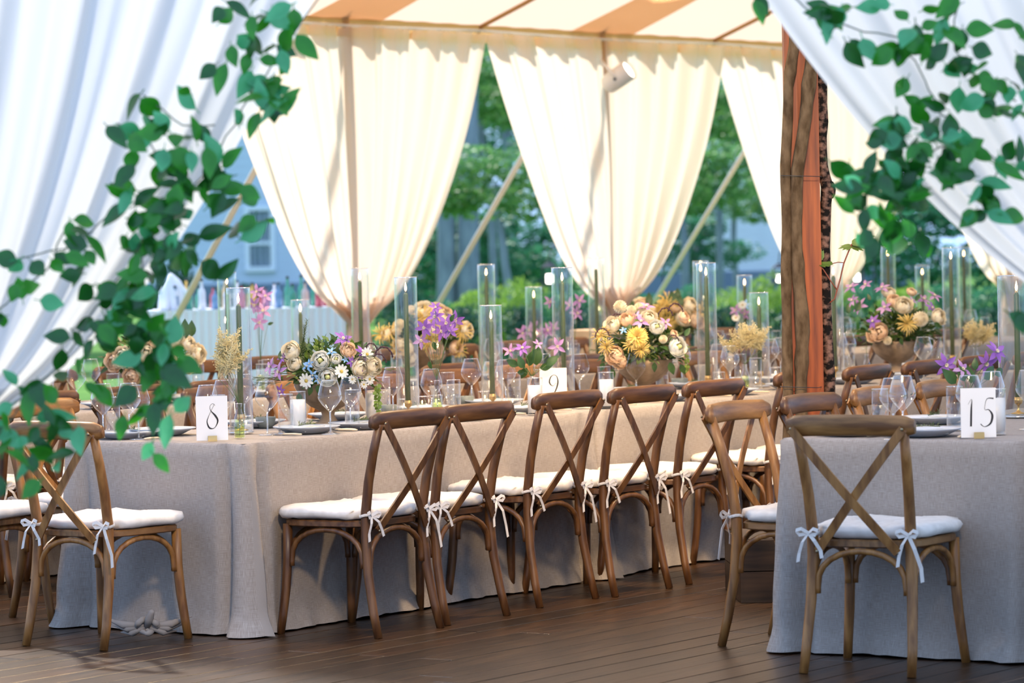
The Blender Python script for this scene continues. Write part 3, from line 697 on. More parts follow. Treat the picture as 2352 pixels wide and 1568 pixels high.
def put_top(key, fn, x, topy, h, cat, desc, grp, row=1, rz=0):
    z0 = TZ if row else TZ0
    P = atz(x, topy, z0+.002+h); P.z = z0+.002
    if row in (1, 2):     # stay on the cloth
        d = P-L0; t_ = d.dot(UU); p_ = d.dot(QQ); lo_, hi = (0.05, TW-.05) if row == 1 else (R2P+.05, R2P+TW-.05)
        if p_ < lo_ or p_ > hi:
            p_ = min(max(p_, lo_), hi); off = TW/2-p_ if row == 1 else R2P+TW/2-p_; Q = onrow(x, row, off); P.x, P.y = Q.x, Q.y
        t_ = (P-L0).dot(UU)
        if row == 1 and t_ < .06: P = endfit(x, P.z, .12 if key == 'wine' else .07)
    t = inst(key, fn, P, rz); reg(t, key+str(row), cat, desc, 'on the '+ROWN[row], grp+' on the '+ROWN[row]); return t
WG = [(295, 880), (316, 884), (475, 884), (513, 873), (612, 875), (757, 873), (803, 866), (901, 843), (990, 847), (1082, 821), (1130, 830), (1160, 826), (1330, 813), (1460, 811), (1488, 806), (1650, 790), (1676, 794), (1768, 779), (1792, 772), (1926, 764), (1946, 760), (2120, 775), (235, 838), (560, 850), (700, 826), (1247, 812), (1565, 790)]
for x, y in WG: put_top('wine', wineglass, x, y, .22, 'wine glass', 'clear round bowled wine glass', 'wine glasses')
for x, y in ((2072, 863), (2050, 868), (2225, 862), (2277, 853), (2362, 850)): put_top('wine', wineglass, x, y, .22, 'wine glass', 'clear round bowled wine glass', 'wine glasses', 0)
for x, y in ((258, 912), (500, 907), (655, 905), (808, 895), (1041, 872), (1028, 850), (1180, 856), (1243, 848), (1387, 842), (1520, 832), (1700, 813), (1950, 790), (2150, 775), (1735, 822), (880, 862)): put_top('tumb', tumbler, x, y, .164, 'water glass', 'straight clear glass of water', 'water glasses')
for x, y in ((2021, 893), (2192, 887)): put_top('tumb', tumbler, x, y, .164, 'water glass', 'straight clear glass of water', 'water glasses', 0)
for x, y in ((683, 899), (856, 884), (1228, 874), (1392, 862)): put_top('frost', frosted, x, y, .165, 'candle', 'tall clear glass with white wax', 'white candle glasses')
put_top('frost', frosted, 2288, 893, .165, 'candle', 'tall clear glass with white wax', 'white candle glasses', 0)
for x, y in ((928, 916), (968, 905), (1112, 893), (565, 955), (1000, 880), (1475, 875), (1650, 838), (1780, 830), (2185, 815), (350, 950)): put_top('vot', votive, x, y, .062, 'votive', 'small ribbed glass votive candle', 'ribbed votives')
for x, y in ((890, 930), (1066, 905), (1420, 893), (610, 958), (2020, 842), (1560, 862)): put_top('bowl', stonebowl, x, y, .045, 'candle', 'low grey stoneware candle bowl', 'grey candle bowls')
r2 = random.Random(9)
for k in range(20):
    t_ = 1.0+k*.58
    for p_ in (.27, .70):
        P = tp(t_+r2.uniform(-.05, .05), R2P+p_, TZ+.002); t = inst('wine', wineglass, P); reg(t, 'wine2', 'wine glass', 'clear wine glass', 'on the back row, blurred', 'wine glasses on the back row')
        P = tp(t_+.16, R2P+p_-.05, TZ+.002); t = inst('tumb', tumbler, P); reg(t, 'tumb2', 'water glass', 'straight water glass', 'on the back row, blurred', 'water glasses on the back row')
# plates with napkin and herb sprig, cutlery
def plate():
    t = empty('dinner_plate'); b = MB(); b.lathe([(.001, .001), (.075, .001), (.085, .004), (.118, .020), (.138, .027), (.1385, .030), (.118, .0245), (.085, .009), (.075, .007), (.001, .007)], 40); b.build('dish', M['plate'], t); return t
def napkin():
    t = empty('folded_napkin'); b = MB()
    for i in range(3): b.grid(12, 4, lambda a, c, i=i: ((a-.5)*.20, (c-.5)*(.085-i*.008), .002+i*.0065+.004*math.sin(a*7+i)*(.6)))
    for i in range(3): b.grid(12, 1, lambda a, c, i=i: ((a-.5)*.20, -(.085-i*.008)/2, -.001+i*.0065+.004*math.sin(a*7+i)*.6+.0045*c))
    b.build('linen', M['napkin'], t); return t
def herb():
    t = empty('herb_sprig'); b = MB(); b.tube([(-.06, 0, .004), (0, .004, .008), (.06, -.003, .005)], .0014, 5); b.build('stem', M['stem'], t); b = MB(); r = random.Random(4)
    for i in range(70):
        x = -.06+.12*i/69; b.leaf((x, 0, .006), (r.uniform(-.2, .8), r.uniform(-1, 1), r.uniform(0, .6)), (0, 0, 1), r.uniform(.014, .03), .0018, n=2)
    o = b.build('needles', M['green2'], t); tag(o, kind='stuff'); return t
def cutlery(kind):
    t = empty(kind); b = MB(); b.tube([(0, -.10, .006), (0, -.06, .007), (0, -.01, .006), (0, .0, .005)], [.006, .0075, .006, .0035], 8, flat=.6, up=(1, 0, 0)); b.build('handle', M['bone'], t); b = MB()
    if kind == 'table_knife': b.strip([(0, 0, .005), (.001, .05, .005), (0, .10, .004)], Vector((.008, 0, 0)), Vector((0, 0, .0008)))
    else:
        b.strip([(0, 0, .004), (0, .05, .006)], Vector((.003, 0, 0)), Vector((0, 0, .0012))); b.strip([(0, .05, .006), (0, .07, .003)], Vector((.011, 0, 0)), Vector((0, 0, .001)))
        for i in range(4): b.strip([(-.009+.006*i, .07, .003), (-.009+.006*i, .105, .007)], Vector((.0015, 0, 0)), Vector((0, 0, .001)))
    b.build('blade' if kind == 'table_knife' else 'tines', M['steel'], t, False); return t
def setting(P, ang, row, full=True):
    R_ = Matrix.Rotation(ang, 3, 'Z'); z0 = TZ if row else TZ0
    P = Vector((P.x, P.y, z0+.002)); g = ' on the '+ROWN[row]
    o = inst('plate', plate, P); reg(o, 'plate%d' % row, 'plate', 'blue grey dinner plate', 'on the '+ROWN[row], 'dinner plates'+g)
    o = inst('napkin', napkin, P+Vector((0, 0, .009)), ang+.2); reg(o, 'nap%d' % row, 'napkin', 'folded pale napkin on its plate', 'on the '+ROWN[row], 'napkins'+g)
    o = inst('herb', herb, P+Vector((0, 0, .030)), ang+.1); reg(o, 'herb%d' % row, 'herb sprig', 'green herb sprig on a folded napkin', 'on the '+ROWN[row], 'herb sprigs'+g)
    if full:
        o = inst('knife', lambda: cutlery('table_knife'), P+R_ @ Vector((.175, -.01, 0)), ang+.1); reg(o, 'knife%d' % row, 'knife', 'cream handled table knife', 'on the '+ROWN[row], 'knives'+g)
        o = inst('fork', lambda: cutlery('table_fork'), P+R_ @ Vector((-.170, -.01, 0)), ang-.05); reg(o, 'fork%d' % row, 'fork', 'cream handled table fork', 'on the '+ROWN[row], 'forks'+g)
AQ = math.atan2(QQ.y, QQ.x)-PI/2
for x, y in ((660, 995), (830, 986), (1045, 967), (1185, 949)):
    P = atz(x, y-6, TZ+.01); d = P-L0; t_ = max(.22, d.dot(UU)); p_ = min(max(d.dot(QQ), .17), .22); setting(tp(t_, p_), AQ, 1)
for k in range(8): setting(tp(2.75+k*.6, .18), AQ, 1, k < 4)
for k in range(12): setting(tp(.40+k*.595, TW-.19), AQ+PI, 1, False)
P = atz(372, 1000, TZ); setting(tp(.19, (P-L0).dot(QQ)), ANG-PI/2, 1)
for t_, p_ in ((.19, .215), (.19, .50), (.95, .18)):
    setting(C0+U0*t_+V0*p_, ANG0-PI/2 if t_ < .5 else ANG0-PI, 0)
for k in range(14): setting(tp(1.0+k*.62, R2P+.18), AQ, 2, False)
# number cards
def stroke(b, pts, ws, y=-.0018, mi=0):
    P = []; n = len(pts)
    def cr(p0, p1, p2, p3, t): return tuple(.5*((2*p1[i])+(-p0[i]+p2[i])*t+(2*p0[i]-5*p1[i]+4*p2[i]-p3[i])*t*t+(-p0[i]+3*p1[i]-3*p2[i]+p3[i])*t**3) for i in range(3))
    q = [(x, z, w_) for (x, z), w_ in zip(pts, ws)]
    for i in range(n-1):
        for j in range(8): P.append(cr(q[max(i-1, 0)], q[i], q[i+1], q[min(i+2, n-1)], j/8))
    P.append(q[-1]); vs = []; fs = []
    for i, (x, z, w_) in enumerate(P):
        a = P[max(i-1, 0)]; c = P[min(i+1, len(P)-1)]; dx, dz = c[0]-a[0], c[1]-a[1]; L_ = math.hypot(dx, dz) or 1; nx, nz = -dz/L_*w_/2, dx/L_*w_/2
        vs += [(x-nx, y, z-nz), (x+nx, y, z+nz), (x+nx, y+.0006, z+nz), (x-nx, y+.0006, z-nz)]
    for i in range(len(P)-1):
        for j in range(4): fs.append((i*4+j, i*4+(j+1) % 4, i*4+4+(j+1) % 4, i*4+4+j))
    b.add(vs, fs, mi)
def digit(b, d, ox, oz, S):
    sh = {'8': ([(.62, .98), (.42, .72), (.26, .50), (.16, .28), (.30, .04), (.60, .04), (.80, .30), (.66, .52), (.40, .72), (.36, .90), (.52, 1.0), (.66, .92)], [.015, .02, .03, .06, .10, .03, .10, .12, .04, .02, .02, .015]),
          '9': ([(.66, .62), (.42, .48), (.20, .62), (.26, .86), (.50, .99), (.72, .90), (.78, .64), (.66, .34), (.44, .08), (.26, -.06)], [.02, .03, .10, .08, .02, .05, .11, .10, .06, .015]),
          '1': ([(.30, .80), (.50, .98), (.47, .60), (.44, .02)], [.012, .02, .10, .11]),
          '5': ([(.92, 1.0), (.56, .98), (.44, .62), (.66, .60), (.84, .40), (.74, .12), (.42, .0), (.20, .10)], [.08, .03, .02, .05, .12, .10, .03, .05])}[d]
    stroke(b, [(ox+x*S*.66, oz+z*S) for x, z in sh[0]], [w_*S*.62 for w_ in sh[1]])
def card(txt, x, topy, row, rz, label):
    z0 = TZ if row else TZ0; H_ = .176; W_ = .125; P = atz(x, topy, z0+.004+H_); P.z = z0+.002
    if row == 1:
        if (P-L0).dot(UU) < .09: P = endfit(x, P.z, .09)
    t = empty('table_number_card', P, rz, ); b = MB(); b.box((0, 0, .004+H_/2), (W_/2, .0009, H_/2)); b.build('card', M['card'], t, False)
    b = MB(); S = .100
    if len(txt) == 1: digit(b, txt, -S*.30, .050, S)
    else: digit(b, '1', -S*.56, .042, S); digit(b, '5', -S*.06, .042, S)
    b.build('number', M['ink'], t, False)
    b = MB()
    for i in range(9): b.box((-.016+.004*i, -.012, .012), (.0013, .007, .0115)); 
    b.box((0, -.012, .011), (.018, .0055, .0105)); b.build('stand', M['gold'], t, False)
    tag(t, label, 'table number', 'table number cards'); return t
card('8', 488, 916, 1, .12, 'white table number card reading 8, on the front left table beside water glasses')
card('9', 1270, 846, 1, .04, 'white table number card reading 9, behind the third chair of the near row')
card('15', 2246, 892, 0, .0, 'white table number card reading 15, before purple clematis at right')

# ------------------------------------------------------------------ flowers
FM = {}
def cupflower(key, mt, rings, r, cup, mats2=None, petal=.55):
    b = MB(); rr = random.Random(len(FM)+3)
    for k, (n, f, tilt) in enumerate(rings):
        for j in range(n):
            a = 2*PI*(j+.5*(k % 2))/n + rr.uniform(-.1, .1); d = Vector((math.cos(a), math.sin(a), 0)); base = d*r*.10*f
            wv = rr.uniform(-.1, .1); off_ = rr.uniform(.96, 1.04)
            def fn(s_, q_, a=a, f=f, tilt=tilt, n=n, off_=off_, wv=wv):
                u_ = (s_-.5)*2
                if cup < .5:
                    R_ = r*f*off_; an = a+u_*PI/n*petal*1.7*math.sin(PI*(q_*.72+.18)); rad = R_*(.14+.86*q_); z = R_*tilt*(q_-.5*q_*q_)+.03*r*u_*u_; return (rad*math.cos(an), rad*math.sin(an), z)
                top = max(.12, 1.75*f-.45) + wv; th = 2.5+(top-2.5)*q_
                R_ = r*(.30+.70*f)*off_*(1+.16*q_**4*f - .05*u_*u_)*(.78 if cup > 2 else 1); an = a + u_*PI/n*1.5*math.sin(PI*(.2+.62*q_))
                th += .22*u_*u_*q_; return (R_*math.sin(th)*math.cos(an), R_*math.sin(th)*math.sin(an), R_*math.cos(th)*.82)
            b.grid(4, 4, fn, 0)
    if mats2: b.ball((0, 0, .10*r), (r*.24, r*.24, r*.14), 10, 5, 1)
    elif cup >= .5: b.ball((0, 0, .10*r), (r*.30, r*.30, r*.50), 12, 7, 1)
    FM[key] = b.mesh(key, [mt, mats2 or M['heart']])
cupflower('rose', M['rose'], [(6, 1, .55), (6, .86, .85), (5, .72, 1.15), (5, .58, 1.4), (4, .46, 1.55)], .046, 1, M['rose'])
cupflower('ranunculus', M['white'], [(6, 1, 1.0), (6, .88, 1.2), (6, .74, 1.35), (5, .62, 1.5), (4, .52, 1.6)], .038, 1)
cupflower('peach_rose', M['peach'], [(6, 1, .6), (6, .84, .9), (5, .68, 1.2), (5, .52, 1.45)], .040, 1, M['peach'])
cupflower('zinnia', M['white'], [(11, 1, .28), (9, .74, .40)], .034, .2, M['pollen'], .62)
cupflower('carnation', M['peach'], [(10, 1, .5), (10, .88, .8), (9, .7, 1.1), (8, .5, 1.35)], .040, 1, M['peach'])
def dahlia():
    b = MB(); rr = random.Random(2)
    for i in range(110):
        th = math.acos(1-1.25*(i+.5)/110); ph = i*2.39996; d = Vector((math.sin(th)*math.cos(ph), math.sin(th)*math.sin(ph), math.cos(th)*.8)); b.leaf(d*.010, d, Vector((0, 0, 1))-d*.3, .045+rr.uniform(-.004, .006), .0055, bend=.35+rr.uniform(-.2, .2), cup=.5, n=3)
    FM['dahlia'] = b.mesh('dahlia', M['yellow'])
    b = MB()
    for i in range(34):
        a = i*2.4; el = rr.uniform(-.5, .7); d = Vector((math.cos(a)*math.cos(el), math.sin(a)*math.cos(el), math.sin(el))); L_ = rr.uniform(.045, .07)
        b.tube([d*.004, d*L_*.5+Vector((0, 0, .004)), d*L_*.85, d*L_+Vector((0, 0, -.008))], [.0015, .0022, .0026, .0012], 5)
    FM['spider_mum'] = b.mesh('spider mum', M['yellow'])
dahlia()
def clem(key, mt, n=6):
    b = MB()
    for j in range(n):
        a = 2*PI*j/n+.2*(j % 2); d = Vector((math.cos(a), math.sin(a), .28-.25*(j % 2))); b.leaf(d*.004, d, (0, 0, 1), .042, .0095, 0, .25, .22, 5)
    for j in range(12):
        a = 2*PI*j/12; b.tube([(0, 0, .002), (.007*math.cos(a), .007*math.sin(a), .011)], .0012, 4, 1)
    FM[key] = b.mesh(key, [mt, M['rose']])
clem('clematis', M['purple']); clem('mauve_clematis', M['mauve'], 5); clem('tweedia', M['blue'], 5)
def pompon():
    b = MB()
    for i in range(90):
        th = math.acos(1-1.7*(i+.5)/90); ph = i*2.39996; d = Vector((math.sin(th)*math.cos(ph), math.sin(th)*math.sin(ph), math.cos(th))); b.leaf(d*.016, d, Vector((0, 0, 1)), .012, .006, bend=-.3, cup=.5, n=2)
    b.ball((0, 0, 0), .018, 10, 6); FM['pompon'] = b.mesh('pompon', M['rose'])
pompon()
def amar():
    b = MB(); pts = [Vector((0, 0, 0)), Vector((.01, 0, .03)), Vector((.035, 0, .05)), Vector((.065, 0, .045)), Vector((.085, 0, .02)), Vector((.092, 0, -.01))]; out = []
    for i in range(5):
        for j in range(5): out.append(pts[i].lerp(pts[i+1], j/5))
    b.tube(out, [.0045+.0015*math.sin(i*2.2) for i in range(25)], 7); FM['amaranth'] = b.mesh('amaranth', M['dark'])
amar()
def rosemary():
    b = MB(); r = random.Random(8); b.tube([(0, 0, 0), (.004, 0, .08), (.010, 0, .16)], .0016, 5)
    for i in range(120):
        z = .02+.14*i/119; a = i*2.4; b.leaf((.06*z, 0, z), (math.cos(a), math.sin(a), .7), (0, 0, 1), .020, .0014, n=2)
    FM['rosemary_sprig'] = b.mesh('rosemary', M['green2'])
    b = MB(); b.tube([(0, 0, 0), (.06, 0, -.005), (.12, 0, .0)], .0016, 5)
    for i in range(26):
        x = .01+.11*i/25; s_ = 1 if i % 2 else -1; b.leaf((x, 0, -.003), (.8, s_*.5, r.uniform(-.3, .4)), (0, 0, 1), .045, .0045, n=3)
    FM['olive_sprig'] = b.mesh('olive sprig', M['green2'])
    b = MB(); b.tube([(0, 0, 0), (.01, 0, -.05), (.0, 0, -.12)], .0012, 5)
    for i in range(16):
        z = -.01-.11*i/15; a = i*2.6; b.leaf((0, 0, z), (math.cos(a), math.sin(a)*.6, -.2), (0, -1, .3), .022, .011, cup=.1, n=4)
    FM['eucalyptus_sprig'] = b.mesh('eucalyptus', M['green3'])
    b = MB(); b.leaf((0, 0, 0), (0, 0, 1), (0, -1, 0), .08, .022, cup=.2, bend=.25, n=6); FM['broad_leaf'] = b.mesh('broad leaf', M['green'])
    b = MB(); r = random.Random(6)
    for i in range(9):
        a = i*2.2; e = Vector((math.cos(a)*.045, math.sin(a)*.04, .07+.06*r.random())); b.tube([(0, 0, 0), e*.6+Vector((0, 0, .01)), e], .001, 4)
        for j in range(34):
            q = .25+.75*j/34; p = e*q+Vector((0, 0, .01)); d = Vector((r.gauss(0, 1), r.gauss(0, 1), r.gauss(.4, .6))).normalized(); L_ = r.uniform(.012, .034)*(1.35-q); b.tube([p, p+d*L_], .0008, 3, caps=False)
            for m_ in range(3): b.ball(p+d*L_*(.4+.3*m_)+Vector((r.gauss(0, .0015), r.gauss(0, .0015), r.gauss(0, .0015))), .0021, 4, 2)
    FM['astilbe_plume'] = b.mesh('astilbe', M['astilbe'])
rosemary()
def urnmesh():
    b = MB(); b.lathe([(.001, .0), (.062, .0), (.064, .012), (.040, .022), (.026, .045), (.030, .062), (.075, .085), (.115, .120), (.136, .160), (.142, .178), (.138, .184), (.124, .176), (.10, .13), (.001, .11)], 40); return b.mesh('urn', M['stone'])
URN = urnmesh()
def filler(seed, rx, rz, mt, n=420, L_=.045, W_=.011, low=-.3):
    r = random.Random(seed); b = MB()
    for i in range(n):
        th = math.acos(r.uniform(low, 1)); ph = r.uniform(0, 2*PI); d = Vector((math.sin(th)*math.cos(ph), math.sin(th)*math.sin(ph), math.cos(th))); rad = r.uniform(.35, .92)
        p = Vector((d.x*rx*rad, d.y*rx*.8*rad, d.z*rz*rad)); dd = (d+Vector((r.gauss(0, .5), r.gauss(0, .5), r.gauss(0, .4)))).normalized()
        b.leaf(p, dd, Vector((r.gauss(0, .5), r.gauss(0, .5), 1)), L_*r.uniform(.7, 1.4), W_*r.uniform(.7, 1.5), n=3)
    return b.mesh('foliage', mt)
FILL = [filler(1, .24, .15, M['green']), filler(2, .26, .16, M['green2'], 200, .05, .007), filler(3, .22, .16, M['green3'], 120, .03, .009)]
SEED = random.Random(21)
def arrangement(name, base, label, flowers, sc=1.0, fills=(0, 1, 2)):
    t = empty(name, base); link('urn', URN, t); cz = .24
    for i in fills:
        o = link('foliage', FILL[i], t, (0, 0, cz-.02), (0, 0, SEED.uniform(0, 6))); o['kind'] = 'stuff'
    for (kind, x, y, s_, fwd) in flowers:
        w_ = aty(x, y, base.y-.05); lp = w_-base; dc = Vector((lp.x, 0, lp.z-cz)); rad = math.hypot(dc.x/.28, dc.z/.19); dy = -.20*math.sqrt(max(0, 1-min(1, rad)**2)) - .02
        lp = Vector((lp.x, dy, lp.z)); n = Vector((lp.x*1.1, -.20+dy*.2, (lp.z-cz)*1.1+.05)).normalized()
        if kind in ('rosemary_sprig',): rot = (0, SEED.uniform(-.15, .15), 0)
        elif kind == 'olive_sprig': rot = (0, 0, PI if lp.x < 0 else 0)
        elif kind in ('eucalyptus_sprig',): rot = (0, 0, SEED.uniform(0, 6))
        elif kind == 'broad_leaf': rot = (0, PI*fwd, 0)
        elif kind == 'amaranth': rot = (0, 0, 0 if fwd >= 0 else PI)
        elif kind == 'astilbe_plume': rot = (SEED.uniform(-.3, .3), SEED.uniform(-.6, .6), 0)
        else: rot = frame_to(n+Vector((SEED.uniform(-.15, .15), 0, SEED.uniform(-.15, .15))), SEED.uniform(0, 6))
        link(kind, FM[kind], t, lp, rot, s_)
    tag(t, label, 'flower arrangement', 'urn flower arrangements'); return t
B = Vector(onrow(752, 1, 0)); B.z = TZ+.002
arrangement('floral_urn', B, 'white and purple flowers in a stone urn beside card 8', [
 ('rose', 672, 806, .95, 0), ('rose', 681, 832, .7, 0), ('ranunculus', 741, 825, 1, 0), ('ranunculus', 757, 862, 1, 0), ('zinnia', 709, 871, 1, 0), ('zinnia', 788, 850, .95, 0), ('rose', 832, 842, .95, 0), ('rose', 860, 838, .85, 0),
 ('zinnia', 851, 868, .75, 0), ('zinnia', 838, 880, .55, 0), ('peach_rose', 803, 802, .85, 0), ('zinnia', 845, 812, .9, 0), ('ranunculus', 776, 822, .6, 0), ('broad_leaf', 768, 838, .35, 0), ('broad_leaf', 700, 845, .4, .1), ('broad_leaf', 815, 850, .35, -.1), ('olive_sprig', 820, 815, .6, 0), ('zinnia', 812, 868, .6, 0),
 ('clematis', 790, 777, 1, 0), ('mauve_clematis', 625, 840, .95, 0), ('mauve_clematis', 645, 852, 1, 0), ('clematis', 835, 808, .85, 0), ('clematis', 648, 896, .7, 0), ('clematis', 812, 828, .6, 0), ('clematis', 830, 856, .55, 0), ('clematis', 652, 820, .6, 0),
 ('tweedia', 711, 838, .55, 0), ('tweedia', 724, 858, .6, 0), ('tweedia', 765, 806, .55, 0), ('tweedia', 716, 832, .5, 0), ('tweedia', 735, 868, .45, 0), ('tweedia', 797, 823, .4, 0),
 ('amaranth', 840, 803, .6, 1), ('amaranth', 855, 830, .7, 1), ('amaranth', 862, 818, .85, 1), ('rosemary_sprig', 694, 822, 1.05, 0), ('rosemary_sprig', 703, 815, .8, 0), ('rosemary_sprig', 795, 812, .5, 0), ('olive_sprig', 655, 862, 1.05, 0), ('olive_sprig', 650, 875, .9, 0), ('olive_sprig', 862, 845, .7, 0),
 ('eucalyptus_sprig', 868, 878, 1, 0), ('eucalyptus_sprig', 868, 886, .8, 0), ('broad_leaf', 691, 900, .6, 1), ('broad_leaf', 720, 885, .5, 1.1), ('broad_leaf', 735, 880, .5, 1), ('broad_leaf', 648, 825, .5, 0), ('broad_leaf', 840, 800, .4, .1), ('eucalyptus_sprig', 742, 778, .45, 0), ('eucalyptus_sprig', 730, 775, .4, 0)])
B = Vector(onrow(1478, 1, 0)); B.z = TZ+.002
arrangement('floral_urn', B, 'cream and yellow dahlia flowers in an urn right of card 9', [
 ('dahlia', 1461, 773, 1, 0), ('ranunculus', 1553, 795, 1.25, 0), ('ranunculus', 1506, 750, .95, 0), ('rose', 1489, 728, .85, 0), ('peach_rose', 1438, 732, 1.0, 0), ('pompon', 1425, 705, 1.25, 0), ('pompon', 1450, 712, .9, 0), ('pompon', 1468, 706, .9, 0),
 ('carnation', 1410, 815, 1.1, 0), ('carnation', 1422, 828, .9, 0), ('pompon', 1520, 777, .8, 0), ('rose', 1405, 745, .9, 0), ('peach_rose', 1572, 728, .8, 0), ('mauve_clematis', 1485, 705, 1, 0), ('mauve_clematis', 1471, 738, 1.05, 0), ('mauve_clematis', 1526, 740, .8, 0), ('mauve_clematis', 1462, 725, .7, 0),
 ('amaranth', 1400, 738, .75, 1), ('amaranth', 1398, 770, .75, -1), ('amaranth', 1535, 716, .8, 1), ('amaranth', 1545, 725, .8, -1), ('amaranth', 1530, 782, .6, 1), ('spider_mum', 1380, 770, .9, 0), ('spider_mum', 1392, 795, .8, 0), ('spider_mum', 1470, 800, .8, 0), ('spider_mum', 1445, 790, .7, 0), ('tweedia', 1430, 757, .5, 0), ('peach_rose', 1545, 765, .5, 0),
 ('broad_leaf', 1405, 845, .7, 1), ('broad_leaf', 1535, 830, .8, .9), ('broad_leaf', 1560, 835, .7, .85), ('broad_leaf', 1385, 830, .6, 1.1), ('broad_leaf', 1570, 770, .6, .2), ('olive_sprig', 1570, 800, .7, 0), ('olive_sprig', 1390, 800, .6, 0), ('rosemary_sprig', 1395, 735, .4, 0), ('eucalyptus_sprig', 1575, 810, .7, 0), ('broad_leaf', 1500, 830, .6, 1), ('broad_leaf', 1440, 760, .5, .1)])
B = Vector(onrow(2058, 1, .0)); B.z = TZ+.002
arrangement('floral_urn', B, 'purple clematis and yellow flowers in an urn right of the post', [
 ('mauve_clematis', 1957, 660, 1.1, 0), ('mauve_clematis', 1976, 703, 1.2, 0), ('mauve_clematis', 2027, 662, 1.1, 0), ('mauve_clematis', 2027, 706, 1.1, 0), ('clematis', 2000, 737, 1, 0), ('mauve_clematis', 2122, 688, 1.1, 0), ('clematis', 2137, 707, 1, 0), ('mauve_clematis', 2147, 680, 1.1, 0), ('mauve_clematis', 1990, 655, 1, 0), ('mauve_clematis', 1960, 690, 1, 0), ('mauve_clematis', 2092, 690, .7, 0),
 ('pompon', 2107, 731, 1.6, 0), ('peach_rose', 2013, 760, 1.2, 0), ('rose', 2070, 700, 1.1, 0), ('rose', 2153, 727, 1, 0), ('pompon', 2031, 780, .9, 0), ('peach_rose', 1998, 768, .9, 0), ('spider_mum', 2076, 742, 1.05, 0), ('peach_rose', 2050, 690, 1, 0), ('rose', 2043, 672, .8, 0), ('peach_rose', 2095, 670, .7, 0),
 ('broad_leaf', 1950, 720, .7, 0), ('broad_leaf', 1965, 715, .8, .15), ('broad_leaf', 2100, 690, .6, .2), ('broad_leaf', 2140, 740, .6, .7), ('broad_leaf', 2060, 775, .5, .9), ('olive_sprig', 2150, 750, .6, 0), ('broad_leaf', 2000, 690, .5, -.1)])
# loose random urns farther back
def loose(x, row, topy, label, kinds, n=26, sc=1.0, off=0):
    B = Vector(onrow(x, row, off)); B.z = TZ+.002; s_ = FPX/B.y; by = proj((B.x, B.y, B.z+.24))[1]; fls = []
    for i in range(n):
        a = SEED.uniform(0, 2*PI); r = math.sqrt(SEED.random()); fls.append((SEED.choice(kinds), x+math.cos(a)*r*.25*s_, by-math.sin(a)*r*.15*s_-.02*s_, SEED.uniform(.8, 1.3)*sc, 0))
    return arrangement('floral_urn', B, label, fls)
loose(1530, 2, 680, 'blurred yellow and lime flowers in an urn, back row centre', ['peach_rose', 'pompon', 'spider_mum', 'rose', 'spider_mum', 'broad_leaf'], 34)
loose(975, 2, 700, 'blurred cream roses in an urn, back row behind the left purple stems', ['rose', 'rose', 'peach_rose', 'pompon', 'spider_mum'], 30)
loose(345, 2, 760, 'blurred cream roses in an urn behind the hanging left greenery', ['rose', 'peach_rose', 'pompon', 'broad_leaf', 'olive_sprig'], 26, off=.15)
# bud vases
def budvase(x, row, off, label, items, h=.14, r=.022, mt=None, stemtop=None):
    B = Vector(onrow(x, row, off)); B.z = (TZ if row else TZ0)+.002; t = empty('bud_vase', B); g = MB()
    g.lathe([(.001, .001), (r, .001), (r*1.02, h*.35), (r*.9, h*.6), (r*.5, h*.8), (r*.5, h*.95), (r*.62, h)], 20); g.build('glass', M['glass'], t)
    g = MB(); g.lathe([(.001, .004), (r*.92, .004), (r*.94, h*.35), (r*.82, h*.55), (.001, h*.55)], 20); g.build('water', mt or M['greenwater'], t)
    g = MB(); g.tube([(r*.56*math.cos(a), r*.56*math.sin(a), h) for a in [2*PI*i/16 for i in range(17)]], .001, 5, caps=False); g.build('rim', M['rim'], t)
    bs = MB()
    for (kind, px, py, s_, rz) in items:
        w_ = aty(px, py, B.y+SEED.uniform(-.05, .05)); lp = w_-B
        if kind != 'broad_leaf': bs.tube([(0, 0, .01), (0, 0, h), (lp.x*.5, lp.y*.5, h+(lp.z-h)*.6), lp], .0013, 4)
        else: bs.tube([(0, 0, h), lp], .0011, 4)
        if kind == 'broad_leaf': rot = (SEED.uniform(-.3, .3), PI*rz, SEED.uniform(-.6, .6))
        elif kind == 'astilbe_plume': rot = (SEED.uniform(-.4, .4), rz, SEED.uniform(0, 6))
        else: rot = frame_to(Vector((SEED.uniform(-.8, .8), -1, SEED.uniform(-.3, .8))), SEED.uniform(0, 6))
        link(kind, FM[kind], t, lp, rot, s_)
    bs.build('stems', M['stem'], t); tag(t, label, 'vase', 'bud vases'); return t
budvase(548, 1, .22, 'glass bud vase of creamy astilbe plumes behind card 8', [('astilbe_plume', 545-30, 865, 1.15, -.5), ('astilbe_plume', 520, 860, 1.2, -.1), ('astilbe_plume', 500, 868, 1.0, -.7), ('astilbe_plume', 530, 850, 1.0, .3), ('astilbe_plume', 515, 830, 1.1, 0), ('astilbe_plume', 540, 860, .9, .5)])
budvase(1003, 1, .18, 'glass bud vase of tall purple clematis left of centre', [('clematis', 975, 752, 1, 0), ('clematis', 1000, 728, 1, 0), ('clematis', 1024, 742, 1, 0), ('clematis', 1045, 735, 1, 0), ('clematis', 1012, 762, 1, 0), ('mauve_clematis', 968, 782, .9, 0), ('mauve_clematis', 990, 750, .9, 0), ('clematis', 1035, 760, .9, 0), ('clematis', 1000, 706, .7, 0), ('broad_leaf', 1035, 738, .5, .2), ('broad_leaf', 995, 785, .5, .9), ('broad_leaf', 985, 830, .45, .9)], h=.17)
